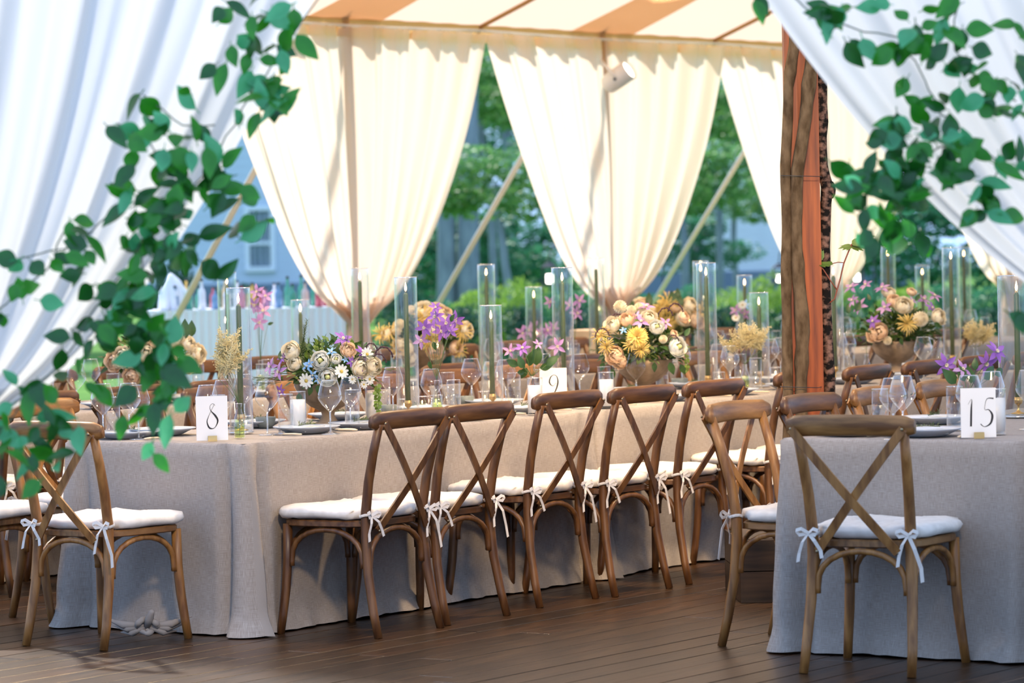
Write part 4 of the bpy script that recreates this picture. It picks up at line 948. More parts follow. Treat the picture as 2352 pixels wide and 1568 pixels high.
budvase(1222, 1, .10, 'green glass bud vase with broad leaves left of card 9', [('broad_leaf', 1215, 840, 1.0, .12), ('broad_leaf', 1232, 838, 1.25, 0), ('broad_leaf', 1205, 845, .9, -.2), ('broad_leaf', 1190, 840, .8, -.35), ('broad_leaf', 1255, 838, .9, .3), ('broad_leaf', 1205, 855, .6, -.5), ('broad_leaf', 1240, 845, .8, .45), ('broad_leaf', 1210, 845, .8, -.8),
   ('mauve_clematis', 1280, 795, 1.0, 0), ('clematis', 1200, 800, .9, 0), ('mauve_clematis', 1170, 805, .8, 0), ('mauve_clematis', 1235, 790, .6, 0)], h=.15)
budvase(1710, 1, .0, 'glass bud vase of pale yellow astilbe left of the post', [('astilbe_plume', 1690+12*i, 815-5*(i % 3), 1.1, -.6+.25*i) for i in range(6)], h=.12)
budvase(2240, 1, .1, 'glass bud vase of yellow astilbe under the right drape', [('astilbe_plume', 2225+8*i, 795-4*(i % 3), 1.0, -.5+.25*i) for i in range(5)], h=.12)
budvase(1990, 1, .12, 'clear bud vase right of the post under the clematis', [('rosemary_sprig', 1988, 760, .5, 0)], h=.13)
budvase(2222, 0, -.05, 'bud vase of purple clematis behind card 15', [('clematis', 2172, 838, 1.1, 0), ('mauve_clematis', 2210, 848, .9, 0), ('clematis', 2264, 835, 1.1, 0), ('clematis', 2288, 808, 1.1, 0), ('broad_leaf', 2195, 880, 1.0, -.25), ('broad_leaf', 2230, 880, 1.0, .05), ('broad_leaf', 2260, 870, 1.0, .3), ('broad_leaf', 2215, 875, .8, -.1), ('broad_leaf', 2285, 860, .8, .4), ('broad_leaf', 2240, 850, .6, 0)], h=.13)
budvase(598, 2, 0, 'tall bud vase of pink clematis, back row left', [('mauve_clematis', 585, 700, 1.1, 0), ('mauve_clematis', 603, 715, 1.2, 0), ('mauve_clematis', 595, 740, 1.1, 0), ('mauve_clematis', 610, 680, 1.0, 0), ('mauve_clematis', 590, 670, 1, 0), ('broad_leaf', 615, 745, .4, .4)], h=.17)
budvase(1225, 2, -.15, 'bud vase of pink clematis, back row centre', [('mauve_clematis', 1200+14*i, 765-6*(i % 3), 1.1, 0) for i in range(6)], h=.12)
budvase(1320, 2, .0, 'tall bud vase of mauve clematis behind the middle cylinders', [('mauve_clematis', 1310, 700, 1.1, 0), ('mauve_clematis', 1330, 690, 1.1, 0), ('mauve_clematis', 1325, 720, 1.1, 0), ('mauve_clematis', 1262, 692, 1.0, 0)], h=.17)
budvase(1700, 2, .05, 'bud vase of pale mauve flowers, back row right', [('mauve_clematis', 1690, 712, 1.0, 0), ('zinnia', 1705, 700, .8, 0), ('mauve_clematis', 1712, 720, 1.0, 0), ('zinnia', 1690, 730, .8, 0), ('tweedia', 1712, 700, .9, 0)], h=.17)

# ------------------------------------------------------------------ garlands of smilax on the front drapes
LM = []
for i, (L_, W_, cp, bd) in enumerate(((.060, .017, .25, .2), (.052, .019, .1, .35), (.064, .015, .4, .05), (.046, .017, .2, -.2))):
    b = MB(); b.leaf((0, 0, 0), (0, 1, 0), (0, 0, 1), L_, W_, 0, cp, bd, 7); b.tube([(0, -.012, 0), (0, .002, 0)], .0011, 4)
    LM.append([b.mesh('smilax leaf', mm) for mm in M['smilax']])
def garland(name, strands, blobs, label, seed, Y0=9.16):
    r = random.Random(seed); c = aty(*strands[0][0], Y0); t = empty(name, c)
    b = MB()
    for st in strands:
        pts = []
        for i in range(len(st)-1):
            for j in range(4):
                x = st[i][0]+(st[i+1][0]-st[i][0])*j/4; y = st[i][1]+(st[i+1][1]-st[i][1])*j/4; pts.append(aty(x+r.uniform(-5, 5), y+r.uniform(-5, 5), Y0+r.uniform(-.01, .01))-c)
        b.tube(pts, .0022, 5)
    b.build('vine_stem', M['vine'], t)
    for (x, y, n, sx, sy) in blobs:
        for i in range(n):
            px = x+r.gauss(0, sx); py = y+r.gauss(0, sy); Y = Y0-r.uniform(.0, .16) if n > 2 else Y0-.02
            P = aty(px, py, Y)-c; d = Vector((r.gauss(0, .8), r.gauss(0, .5), r.gauss(-.35, .8))).normalized(); n_ = Vector((r.gauss(0, .6), -1, r.gauss(.3, .5))); sd_ = d.cross(n_).normalized(); nn = sd_.cross(d)
            mt_ = Matrix((sd_, d, nn)).transposed(); pale = r.random(); k = 2 if pale > .80 else (1 if pale < .38 else 0)
            link('leaf', LM[r.randrange(4)][k], t, P, mt_.to_euler(), r.uniform(.95, 1.55))
    tag(t, label, 'garland'); return t
LB = [(505, 20, 2, 8, 15), (545, 60, 4, 20, 25), (600, 30, 6, 25, 20), (590, 110, 7, 25, 25), (650, 110, 6, 22, 22), (690, 20, 4, 25, 15), (610, 170, 9, 22, 22), (640, 200, 6, 18, 18), (495, 150, 2, 12, 6), (600, 245, 6, 22, 18), (545, 245, 3, 18, 25), (625, 262, 4, 20, 10),
      (325, 222, 2, 12, 8), (270, 290, 3, 14, 10), (298, 325, 2, 8, 14), (440, 235, 3, 14, 20), (340, 270, 2, 12, 8), (385, 290, 5, 20, 18), (415, 330, 6, 20, 20), (345, 330, 4, 22, 22), (470, 330, 4, 14, 20), (350, 380, 5, 20, 20), (410, 395, 7, 26, 22), (510, 390, 7, 16, 30), (440, 435, 5, 26, 16),
      (525, 440, 6, 18, 16), (310, 440, 5, 26, 18), (380, 490, 15, 34, 24), (430, 520, 10, 26, 22), (300, 490, 5, 20, 14), (330, 560, 14, 30, 24), (395, 560, 9, 24, 20), (440, 590, 4, 18, 10), (590, 505, 2, 8, 8), (560, 540, 2, 8, 8), (460, 598, 1, 2, 2), (499, 640, 1, 2, 2),
      (165, 500, 2, 14, 10), (185, 525, 2, 10, 10), (150, 575, 4, 18, 10), (100, 590, 4, 16, 12), (50, 595, 2, 8, 4), (190, 575, 2, 6, 5), (60, 670, 5, 24, 14), (5, 740, 3, 10, 25), (185, 640, 4, 16, 14), (240, 670, 9, 26, 18), (300, 650, 8, 26, 20), (350, 640, 6, 24, 18), (230, 745, 9, 26, 20), (300, 720, 9, 30, 20),
      (330, 790, 13, 34, 24), (375, 790, 11, 26, 30), (400, 850, 9, 18, 26), (355, 850, 7, 24, 22), (180, 770, 5, 22, 16), (160, 830, 4, 16, 20), (75, 860, 3, 12, 18), (210, 900, 2, 10, 14), (100, 950, 8, 26, 20), (40, 950, 6, 24, 20), (150, 980, 5, 16, 24), (60, 1010, 7, 22, 22), (70, 1060, 5, 22, 16), (30, 1090, 5, 22, 12),
      (310, 960, 3, 16, 10), (350, 945, 4, 14, 16), (350, 1030, 2, 5, 14), (400, 930, 3, 10, 16), (15, 1000, 4, 12, 20)]
LSt = [[(760, -40), (640, 120), (560, 250), (480, 380), (400, 480), (330, 560), (250, 670), (140, 830), (40, 940), (-40, 1040)], [(330, 560), (330, 700), (360, 790), (390, 860), (360, 950), (350, 1040)], [(270, 285), (345, 330), (400, 400)], [(40, 590), (150, 570), (250, 500), (310, 440)], [(-20, 720), (110, 620), (160, 500)], [(325, 215), (420, 290), (520, 290)]]
LB = [(x, y, max(1, round(n*.82)), sx, sy) for x, y, n, sx, sy in LB]
garland('smilax_garland', LSt, LB, 'green smilax garland trailing down the left white drape', 31)
RB = [(1870, 20, 4, 18, 8), (1900, 50, 5, 24, 14), (1930, 15, 3, 16, 12), (1965, 90, 3, 12, 12), (2045, 20, 2, 8, 12), (2080, 80, 6, 24, 20), (2060, 110, 4, 14, 12), (2110, 60, 4, 20, 14), (2205, 10, 2, 6, 14), (2170, 45, 2, 8, 12), (2215, 60, 2, 8, 14), (2165, 100, 2, 8, 14), (2140, 140, 4, 18, 10), (2180, 145, 3, 16, 10), (2225, 125, 3, 16, 10),
      (2120, 30, 1, 4, 4), (2255, 165, 4, 16, 16), (2210, 200, 2, 10, 12), (2240, 225, 2, 14, 6), (2275, 205, 3, 14, 16), (2300, 245, 4, 14, 14), (2320, 190, 3, 12, 16), (2335, 150, 3, 12, 10), (2340, 50, 2, 8, 8), (2345, 95, 2, 6, 10), (2345, 235, 2, 8, 16),
      (2100, 250, 2, 8, 6), (2060, 270, 2, 10, 8), (2165, 260, 3, 12, 12), (2040, 310, 5, 18, 14), (2095, 300, 5, 20, 14), (2140, 310, 7, 24, 16), (2190, 315, 4, 18, 14), (2060, 330, 3, 10, 14), (2130, 345, 5, 24, 14), (2210, 350, 4, 16, 10), (1908, 372, 1, 3, 3), (1948, 380, 1, 3, 3), (2017, 368, 1, 3, 3),
      (2000, 410, 5, 24, 12), (2050, 390, 6, 22, 18), (2100, 410, 8, 30, 18), (2160, 385, 6, 20, 16), (1975, 435, 3, 14, 12), (2040, 450, 7, 26, 18), (2090, 470, 8, 24, 18), (1980, 480, 4, 20, 8), (2045, 510, 6, 22, 14), (2080, 545, 4, 18, 14), (2215, 410, 3, 12, 10), (2245, 415, 3, 12, 10), (2310, 370, 4, 18, 16), (2345, 385, 3, 10, 14), (2240, 480, 4, 18, 18), (2280, 480, 4, 12, 16), (2260, 440, 1, 5, 3),
      (1735, -5, 2, 4, 5), (2075, 180, 2, 10, 6), (1990, 540, 2, 14, 8), (2325, 722, 2, 10, 3)]
RSt = [[(1800, -20), (1900, 50), (2060, 90), (2110, 160), (2160, 260), (2230, 320), (2300, 380), (2380, 430)], [(2230, 320), (2130, 350), (2060, 430), (2080, 550)], [(2200, -20), (2190, 120), (2270, 200), (2360, 240)], [(2300, 380), (2250, 480)], [(2060, 430), (1970, 430)]]
garland('smilax_garland', RSt, RB, 'green smilax garland trailing over the right white drape', 32)

# ------------------------------------------------------------------ spotlight
S = Vector(aty(1420, 178, 27.0)); sl = empty('spotlight', S)
d = Vector((.62, -.35, .42)).normalized(); b = MB()
fr = d.to_track_quat('Z', 'Y').to_matrix()
def cyl_along(b, prof, n=20, mi=0):
    t_ = MB(); t_.lathe(prof, n); b.add([fr @ Vector(p) for p in t_.v], t_.f, mi)
cyl_along(b, [(.001, -.13), (.05, -.13), (.072, -.11), (.078, -.08), (.082, .12), (.076, .12), (.070, .0)]); b.build('housing', M['metalwhite'], sl)
b = MB(); cyl_along(b, [(.001, .095), (.074, .095)]); b.build('lens', M['spotglow'], sl)
b = MB(); b.tube([(-.02, -.08, -.01), (-.07, -.06, .06), (-.12, .05, .12), (-.14, .15, .2)], .012, 8); b.build('bracket', M['metalwhite'], sl)
b = MB(); b.ball((-.03, -.082, -.015), .012, 8, 5); b.build('knob', M['black'], sl)
ld = bpy.data.lights.new('spot bulb', 'SPOT'); ld.energy = 120; ld.color = (1, .78, .5); ld.spot_size = 1.2; ld.shadow_soft_size = .06
lo_ = bpy.data.objects.new('spot_bulb', ld); COL.objects.link(lo_); lo_.parent = sl; lo_.location = d*.13; lo_.rotation_euler = d.to_track_quat('-Z', 'Y').to_euler()
tag(sl, 'white cylindrical spotlight clamped high before the middle curtain', 'spotlight')
# warm fill spots added above the frame, unseen, housed like the seen spotlight
def fill_can(P, aim, e, label, size=1.9):
    t = empty('spotlight', P); d = (Vector(aim)-P).normalized(); fr2 = d.to_track_quat('Z', 'Y').to_matrix(); b = MB(); q = MB(); q.lathe([(.001, -.13), (.05, -.13), (.078, -.08), (.082, .12), (.076, .12), (.070, .0)], 16); b.add([fr2 @ Vector(p) for p in q.v], q.f); b.build('housing', M['metalwhite'], t)
    l = bpy.data.lights.new('spot bulb', 'SPOT'); l.energy = e; l.color = (1, .72, .42); l.spot_size = size; l.spot_blend = .8; l.shadow_soft_size = .18
    o = bpy.data.objects.new('spot_bulb', l); COL.objects.link(o); o.parent = t; o.location = d*.14; o.rotation_euler = d.to_track_quat('-Z', 'Y').to_euler()
    tag(t, label, 'spotlight', 'added unseen fill spotlights above the tables')
fill_can(Vector((pc.x-.1, pc.y, 3.9)), tp(1.6, .5, .7), 480, 'added unseen fill spotlight high on the cedar post aimed at the left urn')
fill_can(Vector((pc.x+.15, pc.y+.1, 3.9)), tp(5.0, .5, .7), 480, 'added unseen fill spotlight high on the cedar post aimed at the right urn')
fill_can(tp(3.2, 3.6, 4.2), tp(4.5, R2P+.4, .7), 420, 'added unseen fill spotlight under the canopy above the back row')
fill_can(tp(8.5, 3.4, 4.2), tp(8.5, R2P+.4, .7), 420, 'added unseen fill spotlight under the canopy right of the back row')
fill_can(tp(.2, 2.6, 4.2), tp(-.2, .9, .7), 380, 'added unseen fill spotlight under the canopy above the front left table')

fill_can(Vector((-.25, 9.42, 3.0)), (-.6, 14.4, .8), 380, 'added unseen fill spotlight clamped on the drape rod aimed at the left tables', .75)  # rod spots added to give the flowers warm front light
fill_can(Vector((.75, 9.42, 3.0)), (.9, 16.0, .9), 440, 'added unseen fill spotlight clamped on the drape rod aimed at the middle row', .75)
fill_can(Vector((1.5, 9.42, 3.0)), (1.9, 14.0, .8), 230, 'added unseen fill spotlight clamped on the drape rod aimed at the near right table', .7)

# ------------------------------------------------------------------ outside: bar, houses, hedge, trees, lanterns
bar = empty('skirted_bar_table', (0, 0, 0)); by = 28.2; xl = aty(330, 700, by).x; xr = aty(815, 700, by).x; ztb = 1.04
b = MB(); b.box(((xl+xr)/2, by+.35, ztb-.015), ((xr-xl)/2, .38, .012)); b.build('top', M['whitecloth'], bar, False)
b = MB(); n = 160
b.grid(n, 3, lambda a, c: (xl-.01+(xr-xl+.02)*a, by-.03-.02*math.sin(a*170)*(.3+c)-.02*c, ztb*(1-c)-.12*c)); b.build('pleated_skirt', M['whitecloth'], bar)
for sx, xx in ((-1, xl), (1, xr)):
    b = MB(); b.grid(20, 3, lambda a, c, xx=xx, sx=sx: (xx+sx*(.01+.01*math.sin(a*60)), by-.03+.78*a, ztb*(1-c)-.12*c)); b.build('pleated_skirt', M['whitecloth'], bar)
tag(bar, 'white skirted bar table outside the tent at left', 'table')
bcs = [((.5, .08, .12), 'red'), ((.05, .3, .2), 'green'), ((.75, .45, .1), 'orange'), ((.15, .3, .5), 'blue'), ((.8, .8, .85), 'clear'), ((.45, .2, .35), 'plum'), ((.7, .5, .45), 'pink')]
bm_ = [(mat('bottle '+n_, c, None, .15, spec=.7), n_) for c, n_ in bcs]
def bottle(mt):
    b = MB(); b.lathe([(.001, 0), (.038, 0), (.038, .17), (.030, .20), (.014, .225), (.013, .28), (.015, .283), (.015, .295), (.001, .295)], 16); return b.mesh('bottle', mt)
bmesh_ = [bottle(m_) for m_, _ in bm_]; cap = MB(); cap.lathe([(.0155, .285), (.0155, .312), (.001, .312)], 12); capm = cap.mesh('cap', M['black'])
br = random.Random(12)
for i in range(26):
    k = br.randrange(7); t = empty('liquor_bottle', (xl+.25+(xr-xl-.4)*i/25+br.uniform(-.01, .01), by+.12+.36*(i % 2)+br.uniform(-.04, .04), ztb-.002), br.uniform(0, 6)); t.scale = (.8, .8, br.uniform(.5, .86)); link('glass', bmesh_[k], t); link('cap', capm, t)
    reg(t, 'bot'+bm_[k][1], 'bottle', bm_[k][1]+' bottle', 'standing on the white outdoor bar', 'bottles on the bar')
cw = empty('white_cloth_bundle', (aty(392, 700, by-.05).x, by+.2, ztb)); b = MB(); br = random.Random(3)
for i in range(9):
    a = i*.7; e = Vector((.10*math.cos(a), .08*math.sin(a), 0)); b.tube([e, e*.9+Vector((0, 0, .12)), e*.3+Vector((.02*math.sin(a), 0, .22)), Vector((-.03, 0, .27+.02*math.sin(a*3)))], [.035, .04, .03, .02], 8)
b.build('folds', M['whitecloth'], cw); tag(cw, 'bundled white cloth on the left end of the outdoor bar', 'cloth')

def house(name, Y, x0, x1, z1, ang, label, winpx=None, c=(.50, .58, .72)):
    a = aty(x0, 600, Y); bq = aty(x1, 600, Y); L_ = bq.x-a.x; t = empty(name, (a.x, Y, -.16), ang)
    sid = mat(name+' siding', c, tuple(v*1.12 for v in c), .8, (2, 2, 30))
    me = MB(); hb = .125
    me.add([(0, -.02, 0), (L_, -.02, 0), (L_, -.02, .24), (0, -.02, .24), (0, .0, .25), (L_, .0, .25), (0, .03, 0), (L_, .03, 0)], [(0, 1, 2, 3), (3, 2, 5, 4), (0, 6, 7, 1)]); bm = me.mesh('siding_board', sid, False)
    k = 0; z = .75
    while z < z1: link('siding_board', bm, t, (0, 0, z)); z += .24
    me = MB(); me.box((L_/2, .12, z1/2), (L_/2, .1, z1/2)); me.box((L_/2, 1.5, z1/2), (L_/2, .1, z1/2)); me.build('wall', sid, t, False)
    me = MB(); me.box((L_/2, .0, .37), (L_/2+.02, .05, .38)); me.build('foundation', mat(name+' foundation', (.16, .22, .30), None, .9), t, False)
    me = MB(); me.grid(2, 2, lambda a_, c_: (-.3+(L_+.6)*a_, -.5+2.6*c_, z1-.1+1.8*c_)); me.build('roof', mat(name+' roof', (.12, .13, .15), None, .8), t)
    if winpx:
        xa, xb, ya, yb = winpx; A = aty(xa, ya, Y); Bq = aty(xb, yb, Y); wx0, wx1 = A.x-a.x, Bq.x-a.x; wz1, wz0 = A.z+.16, Bq.z+.16; cx_ = (wx0+wx1)/2; wt = mat('window trim', (.75, .80, .90), None, .6)
        wn = MB(); tw = .13
        wn.box((wx0-tw/2, -.05, (wz0+wz1)/2), (tw/2, .04, (wz1-wz0)/2+tw)); wn.box((wx1+tw/2, -.05, (wz0+wz1)/2), (tw/2, .04, (wz1-wz0)/2+tw)); wn.box((cx_, -.05, wz1+tw/2), ((wx1-wx0)/2, .05, tw/2)); wn.box((cx_, -.05, wz0-tw/2), ((wx1-wx0)/2+.1, .07, tw/2)); wn.box((cx_, -.05, wz0+(wz1-wz0)*.42), ((wx1-wx0)/2, .03, .045))
        wo = wn.build('window_frame', wt, t, False)
        gm = mat('dark pane', (.05, .09, .12), (.10, .16, .20), .15, (3, 3, 3)); sz = (wz0+(wz1-wz0)*.42)
        for (za, zb) in ((wz0, sz-.045), (sz+.045, wz1)):
            g = MB(); g.box((cx_, -.025, (za+zb)/2), ((wx1-wx0)/2, .008, (zb-za)/2)); g.build('pane', gm, wo, False)
            for fx in (.22, .52, .80):
                g = MB(); g.grid(6, 2, lambda a_, c_, fx=fx, za=za, zb=zb: (wx0+(wx1-wx0)*(fx-.07+.14*a_), -.036-.006*math.sin(a_*9), za+(zb-za)*c_)); g.build('blind', mat('pale blind', (.38, .45, .55), None, .8), wo)
    return t
tag(house('clapboard_house', 94, 330, 800, 6.5, 0, '', (572, 622, 484, 612)), 'grey blue clapboard house with a white framed window at left', 'house')
tag(house('clapboard_house', 100, 1440, 2080, 7.5, 0, '', None, (.66, .70, .80)), 'pale clapboard house behind the trees right of centre', 'house')
# crowns
def crown(seed, n, rx, ry, rz, L_, mt, blobs=16):
    r = random.Random(seed); b = MB(); cs = []
    for i in range(blobs):
        th = math.acos(r.uniform(-.8, 1)); ph = r.uniform(0, 2*PI); cs.append((Vector((rx*.68*math.sin(th)*math.cos(ph), ry*.68*math.sin(th)*math.sin(ph), rz*.68*math.cos(th))), r.uniform(.25, .42)))
    for i in range(n):
        c, s_ = cs[i % blobs]; d = Vector((r.gauss(0, 1), r.gauss(0, 1), r.gauss(0, 1))).normalized(); q = r.uniform(.6, 1)**.5
        p = c+Vector((d.x*rx, d.y*ry, d.z*rz*.75))*s_*q; dd = (d+Vector((r.gauss(0, .7), r.gauss(0, .7), r.gauss(-.2, .6)))).normalized()
        b.leaf(p, dd, Vector((r.gauss(0, .6), r.gauss(0, .6), 1)), L_*r.uniform(.7, 1.3), L_*.3, n=2, cup=.1, bend=.2)
    return b.mesh('crown', mt)
TG = leafmat('tree leaf', (.09, .27, .07), (.22, .44, .12), .5, .45); TG2 = leafmat('bluish tree leaf', (.03, .17, .08), (.07, .30, .13), .5, .4); TG3 = leafmat('bright shrub leaf', (.16, .33, .03), (.34, .50, .08), .5, .45); TG4 = leafmat('dark evergreen leaf', (.012, .07, .035), (.03, .13, .06), .5, .15)
CR = [crown(1, 5200, 3.2, 2.4, 2.6, .26, TG, 22), crown(2, 5200, 3.2, 2.4, 2.6, .26, TG2, 22), crown(3, 3600, 1.2, 1.0, .8, .10, TG3, 18), crown(4, 3600, 1.2, 1.0, .8, .10, TG2, 18), crown(5, 3600, 1.2, 1.0, .8, .10, TG4, 18)]
TRUNK = mat('grey blue bark', (.16, .20, .24), (.26, .31, .36), .9, (8, 8, 2), 6, .2)
def tree(px, cy, Y, k, sc, trunk, label, grp='trees beyond the tent'):
    P = aty(px, cy, Y); t = empty('broadleaf_tree', (P.x, Y, -.16)); o = link('crown', CR[k], t, (0, 0, P.z+.16), (0, 0, (px % 7)*.12-.3), (sc*(1.45 if sc < .7 else 1.1), sc, sc*(.85 if sc < .7 else 1))); o['kind'] = 'stuff'
    trunk = trunk or .07
    if trunk:
        b = MB(); rr = random.Random(int(px)); h = P.z+.16; b.tube([(0, 0, 0), (.04, 0, .3), (rr.uniform(-.1, .1), 0, h*.5), (rr.uniform(-.3, .3), 0, h)], [trunk*1.5, trunk*1.05, trunk, trunk*.7], 12); b.build('trunk', TRUNK, t)
    tag(t, label, 'tree', grp)
TL = [(1120, 190, 62, 0, .50, .0), (1170, 420, 54, 0, .36, .0), (1085, 590, 68, 1, .42, .0), (960, 640, 76, 1, .50, .0), (1245, 600, 76, 1, .42, .0), (1560, 400, 62, 0, .36, .0), (1640, 240, 66, 0, .50, .0), (1590, 570, 70, 1, .30, .10),
      (1690, 450, 78, 0, .36, .0), (2120, 580, 60, 1, .50, .0), (2090, 330, 74, 1, .8, .0), (1850, 200, 84, 0, .8, .2), (860, 420, 116, 1, 1.0, .2), (1170, 140, 122, 0, 1.15, .2), (1420, 330, 112, 1, 1.05, .2), (2500, 300, 96, 1, 1.0, .2), (60, 300, 60, 1, .9, .2), (-360, 400, 52, 0, 1.0, .2), (2900, 350, 60, 1, 1.0, .2), (1030, 300, 132, 1, 1.0, .2), (1130, 720, 90, 1, .6, 0)]
nm = ['high branch of leaves above the middle curtain gap', 'light green branch right of the left curtain gap', 'blue green tree low behind the first strap', 'blue green tree right of the left curtain', 'dark tree behind the middle curtain', 'leafy branch right of the middle curtain', 'high leaves left of the right curtain', 'small tree before the pale house', 'light green tree before the pale house', 'dark tree beneath the right drape', 'tall tree beneath the right drape', 'big tree behind the cedar post', 'big tree behind the left curtain', 'tall tree above the middle gap', 'big tree behind the middle curtain', 'big tree behind the right drape', 'tree behind the left drape', 'tree past the left frame edge', 'tree past the right frame edge', 'tall tree right of the grey trunks', 'dark low tree between the straps']
for a, l in zip(TL, nm): tree(*a, l)
for px, r_t in ((1022, .14), (1072, .17)):
    P = aty(px, 500, 58); b = MB(); b.tube([(0, 0, -.1), (0, 0, 1), (.05, 0, 3), (.1, 0, 8)], [r_t*1.6, r_t*1.1, r_t, r_t*.8], 14); o = b.build('tree_trunk', TRUNK); o.location = (P.x, 58, -.06)
    tag(o, 'grey blue bare trunk, %s of the pair in the left gap' % ('left' if px < 1050 else 'right'), 'tree')
SH = [(905, 662, 44.0, 4, .46, 'green garden shrub left of the first strap foot'), (1003, 707, 45.6, 3, .46, 'green garden shrub behind the first strap foot'), (1101, 677, 44.0, 2, .46, 'green garden shrub behind the left tall cylinders'), (1199, 662, 45.6, 2, .46, 'green garden shrub behind the middle tall cylinders'), (1297, 687, 44.0, 3, .46, 'green garden shrub left of the middle curtain tie'), (1395, 682, 45.6, 2, .46, 'green garden shrub behind the middle curtain tie'), (1493, 692, 44.0, 3, .46, 'green garden shrub right of the middle curtain tie'), (1591, 672, 45.6, 3, .46, 'green garden shrub behind the dahlia urn'), (1689, 682, 44.0, 2, .46, 'green garden shrub behind the second strap foot'), (1787, 647, 45.6, 2, .46, 'green garden shrub below the pale house'), (1885, 657, 44.0, 2, .46, 'green garden shrub left of the cedar post'), (1983, 672, 45.6, 3, .46, 'green garden shrub behind the cedar post'), (2081, 672, 44.0, 2, .46, 'green garden shrub right of the cedar post'), (2179, 672, 45.6, 3, .46, 'green garden shrub behind the right urn'), (2277, 677, 44.0, 3, .46, 'green garden shrub beneath the right drape'), (2375, 672, 45.6, 4, .46, 'green garden shrub at the far right'), (950, 728, 38.0, 4, .42, 'dark leaf clump standing in for hedge shade, left of the purple stems'), (1072, 728, 38.8, 4, .42, 'dark leaf clump standing in for hedge shade, behind the purple stems'), (1194, 728, 38.0, 4, .42, 'dark leaf clump standing in for hedge shade, behind the middle cylinders'), (1316, 728, 38.8, 4, .42, 'dark leaf clump standing in for hedge shade, left of card 9'), (1438, 728, 38.0, 4, .42, 'dark leaf clump standing in for hedge shade, behind card 9'), (1560, 728, 38.8, 4, .42, 'dark leaf clump standing in for hedge shade, left of the dahlia urn'), (1682, 728, 38.0, 4, .42, 'dark leaf clump standing in for hedge shade, right of the dahlia urn'), (1804, 728, 38.8, 4, .42, 'dark leaf clump standing in for hedge shade, before the pale house'), (1926, 728, 38.0, 4, .42, 'dark leaf clump standing in for hedge shade, behind the astilbe'), (2048, 728, 38.8, 4, .42, 'dark leaf clump standing in for hedge shade, behind the post foot'), (2170, 728, 38.0, 4, .42, 'dark leaf clump standing in for hedge shade, behind the clematis urn'), (2292, 728, 38.8, 4, .42, 'dark leaf clump standing in for hedge shade, right of the clematis urn'), ]  # low front row: dark leaves stand in for shade at the hedge base
for px, cy, Y, k, sc, l in SH:
    P = aty(px, cy, Y); t = empty('garden_shrub', (P.x, Y, -.16)); hz = P.z+.16; o = link('leaves', CR[k], t, (0, 0, hz*.62), (0, 0, px), (sc, sc, max(sc*.8, hz*.55/.8))); o['kind'] = 'stuff'; tag(t, l, 'shrub', 'shrubs beyond the tent')
P = aty(540, 680, 50); t = empty('evergreen_mound', (P.x, 50, -.16)); o = link('leaves', CR[4], t, (0, 0, .55), (0, 0, 1), (.72, .6, .85)); o['kind'] = 'stuff'; tag(t, 'dark evergreen mound between the bar and the grey house', 'shrub')
P = aty(400, 560, 46); t = empty('evergreen_shrub', (P.x, 46, -.16)); o = link('leaves', CR[4], t, (0, 0, .9), (0, 0, 2), (.35, .35, 1.0)); o['kind'] = 'stuff'; tag(t, 'narrow dark evergreen left of the grey house', 'shrub')
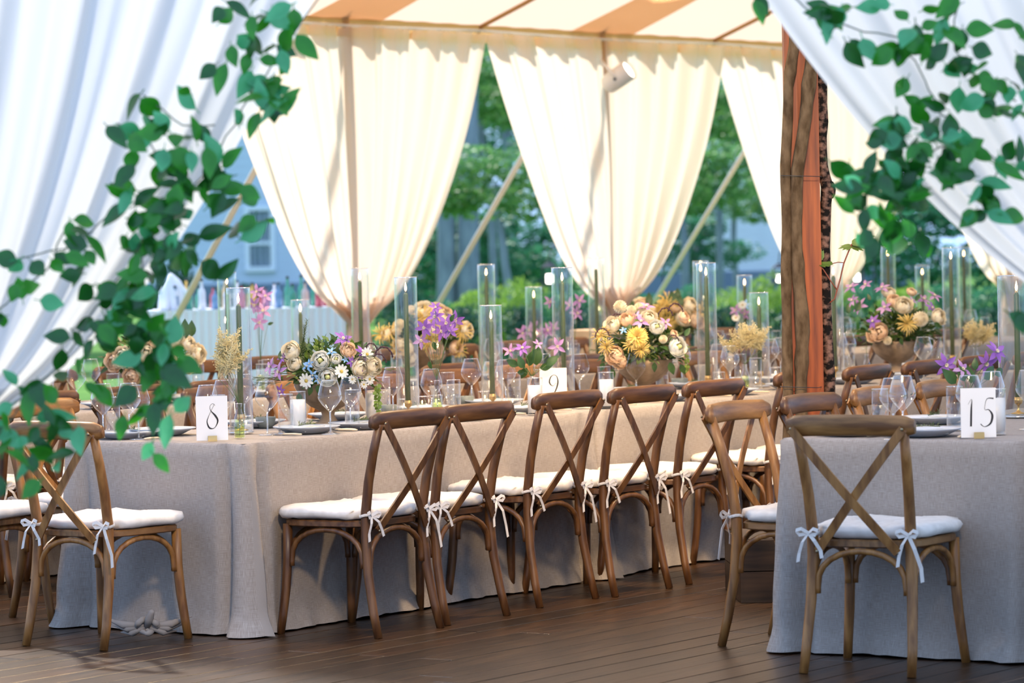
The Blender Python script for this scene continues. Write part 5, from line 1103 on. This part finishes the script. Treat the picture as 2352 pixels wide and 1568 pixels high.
# lanterns on shepherd hooks
for px, y0, y1, l, Y in ((1262, 596, 655, 'left of the middle curtain tie', 44), (1482, 586, 640, 'right of the middle curtain tie', 44), (1968, 600, 650, 'just right of the cedar post', 44), (1790, 600, 652, 'just left of the cedar post', 46), (1046, 600, 635, 'behind the first tall strap', 60)):
    P = aty(px, (y0+y1)/2, Y); h = aty(px, y0, Y).z-aty(px, y1, Y).z; t = empty('lantern', (P.x, Y, P.z-h/2)); w_ = h*.27
    for sx in (-1, 1):
        for sy in (-1, 1):
            b = MB(); b.box((sx*w_, sy*w_, h*.36), (.008, .008, h*.34)); b.build('post', M['black'], t, False)
    b = MB(); b.box((0, 0, .012), (w_*1.15, w_*1.15, .012)); b.build('base', M['black'], t, False)
    b = MB(); b.add([(-w_*1.25, -w_*1.25, h*.7), (w_*1.25, -w_*1.25, h*.7), (w_*1.25, w_*1.25, h*.7), (-w_*1.25, w_*1.25, h*.7), (-w_*.3, -w_*.3, h*.92), (w_*.3, -w_*.3, h*.92), (w_*.3, w_*.3, h*.92), (-w_*.3, w_*.3, h*.92)], [(0, 1, 5, 4), (1, 2, 6, 5), (2, 3, 7, 6), (3, 0, 4, 7), (4, 5, 6, 7), (3, 2, 1, 0)]); b.tube([(0, 0, h*.92), (.02, 0, h*.97), (0, 0, h), (-.02, 0, h*.97), (0, 0, h*.92)], .004, 5); b.build('roof', M['black'], t, False)
    b = MB(); b.lathe([(.001, .03), (w_*.45, .03), (w_*.45, h*.42), (.001, h*.42)], 12); b.build('candle', M['lampglow'], t)
    tag(t, 'white glowing lantern hanging outside, '+l, 'lantern', 'garden lanterns')
    b = MB(); zt = P.z-h/2+h*1.0; b.tube([(.22, 0, -.16), (.22, 0, zt+.12), (.17, 0, zt+.2), (.08, 0, zt+.2), (.01, 0, zt+.1), (0, 0, zt-.012), (-.012, 0, zt+.01)], .009, 6); o = b.build('shepherd_hook', M['black']); o.location = (P.x, Y, 0); tag(o, 'black iron shepherd hook holding the lantern '+l, 'hook', 'shepherd hooks')
# draped service stand glimpsed behind the dahlias
P = aty(1350, 760, 24.3); b = MB(); zt = P.z
b.grid(64, 8, lambda a, c: ((.32+.05*c+.015*math.sin(a*2*PI*11)*c)*math.cos(a*2*PI), (.32+.05*c+.015*math.sin(a*2*PI*11)*c)*math.sin(a*2*PI), zt*(1-c)+.003)); b.disc(.32, zt+.003, 48); o = b.build('draped_side_table', M['tan']); o.location = (P.x+.2, 24.5, 0); tag(o, 'small round table draped in tan cloth behind the dahlia urn', 'table')

# ------------------------------------------------------------------ labels in order from the left
ORD = ['first', 'second', 'third', 'fourth', 'fifth', 'sixth', 'seventh', 'eighth', 'ninth', 'tenth', 'eleventh', 'twelfth', 'thirteenth', 'fourteenth', 'fifteenth', 'sixteenth', 'seventeenth', 'eighteenth', 'nineteenth', 'twentieth']
def ordn(i): return ORD[i] if i < 20 else ({2: 'twenty', 3: 'thirty', 4: 'forty'}[(i+1)//10]+'-'+ORD[(i+1) % 10-1] if (i+1) % 10 else {3: 'thirtieth', 4: 'fortieth'}[(i+1)//10])
bpy.context.view_layer.update()
for key, g in REG.items():
    obs = sorted(g['obs'], key=lambda o: proj(o.matrix_world.translation)[0])
    for i, o in enumerate(obs):
        if len(obs) == 1: o['label'] = (g['desc']+' '+g['where']).strip()
        else: o['label'] = '%s %s, %s from the left' % (g['desc'], g['where'], ordn(i))
        if g['group'] and len(obs) > 1: o['group'] = g['group']
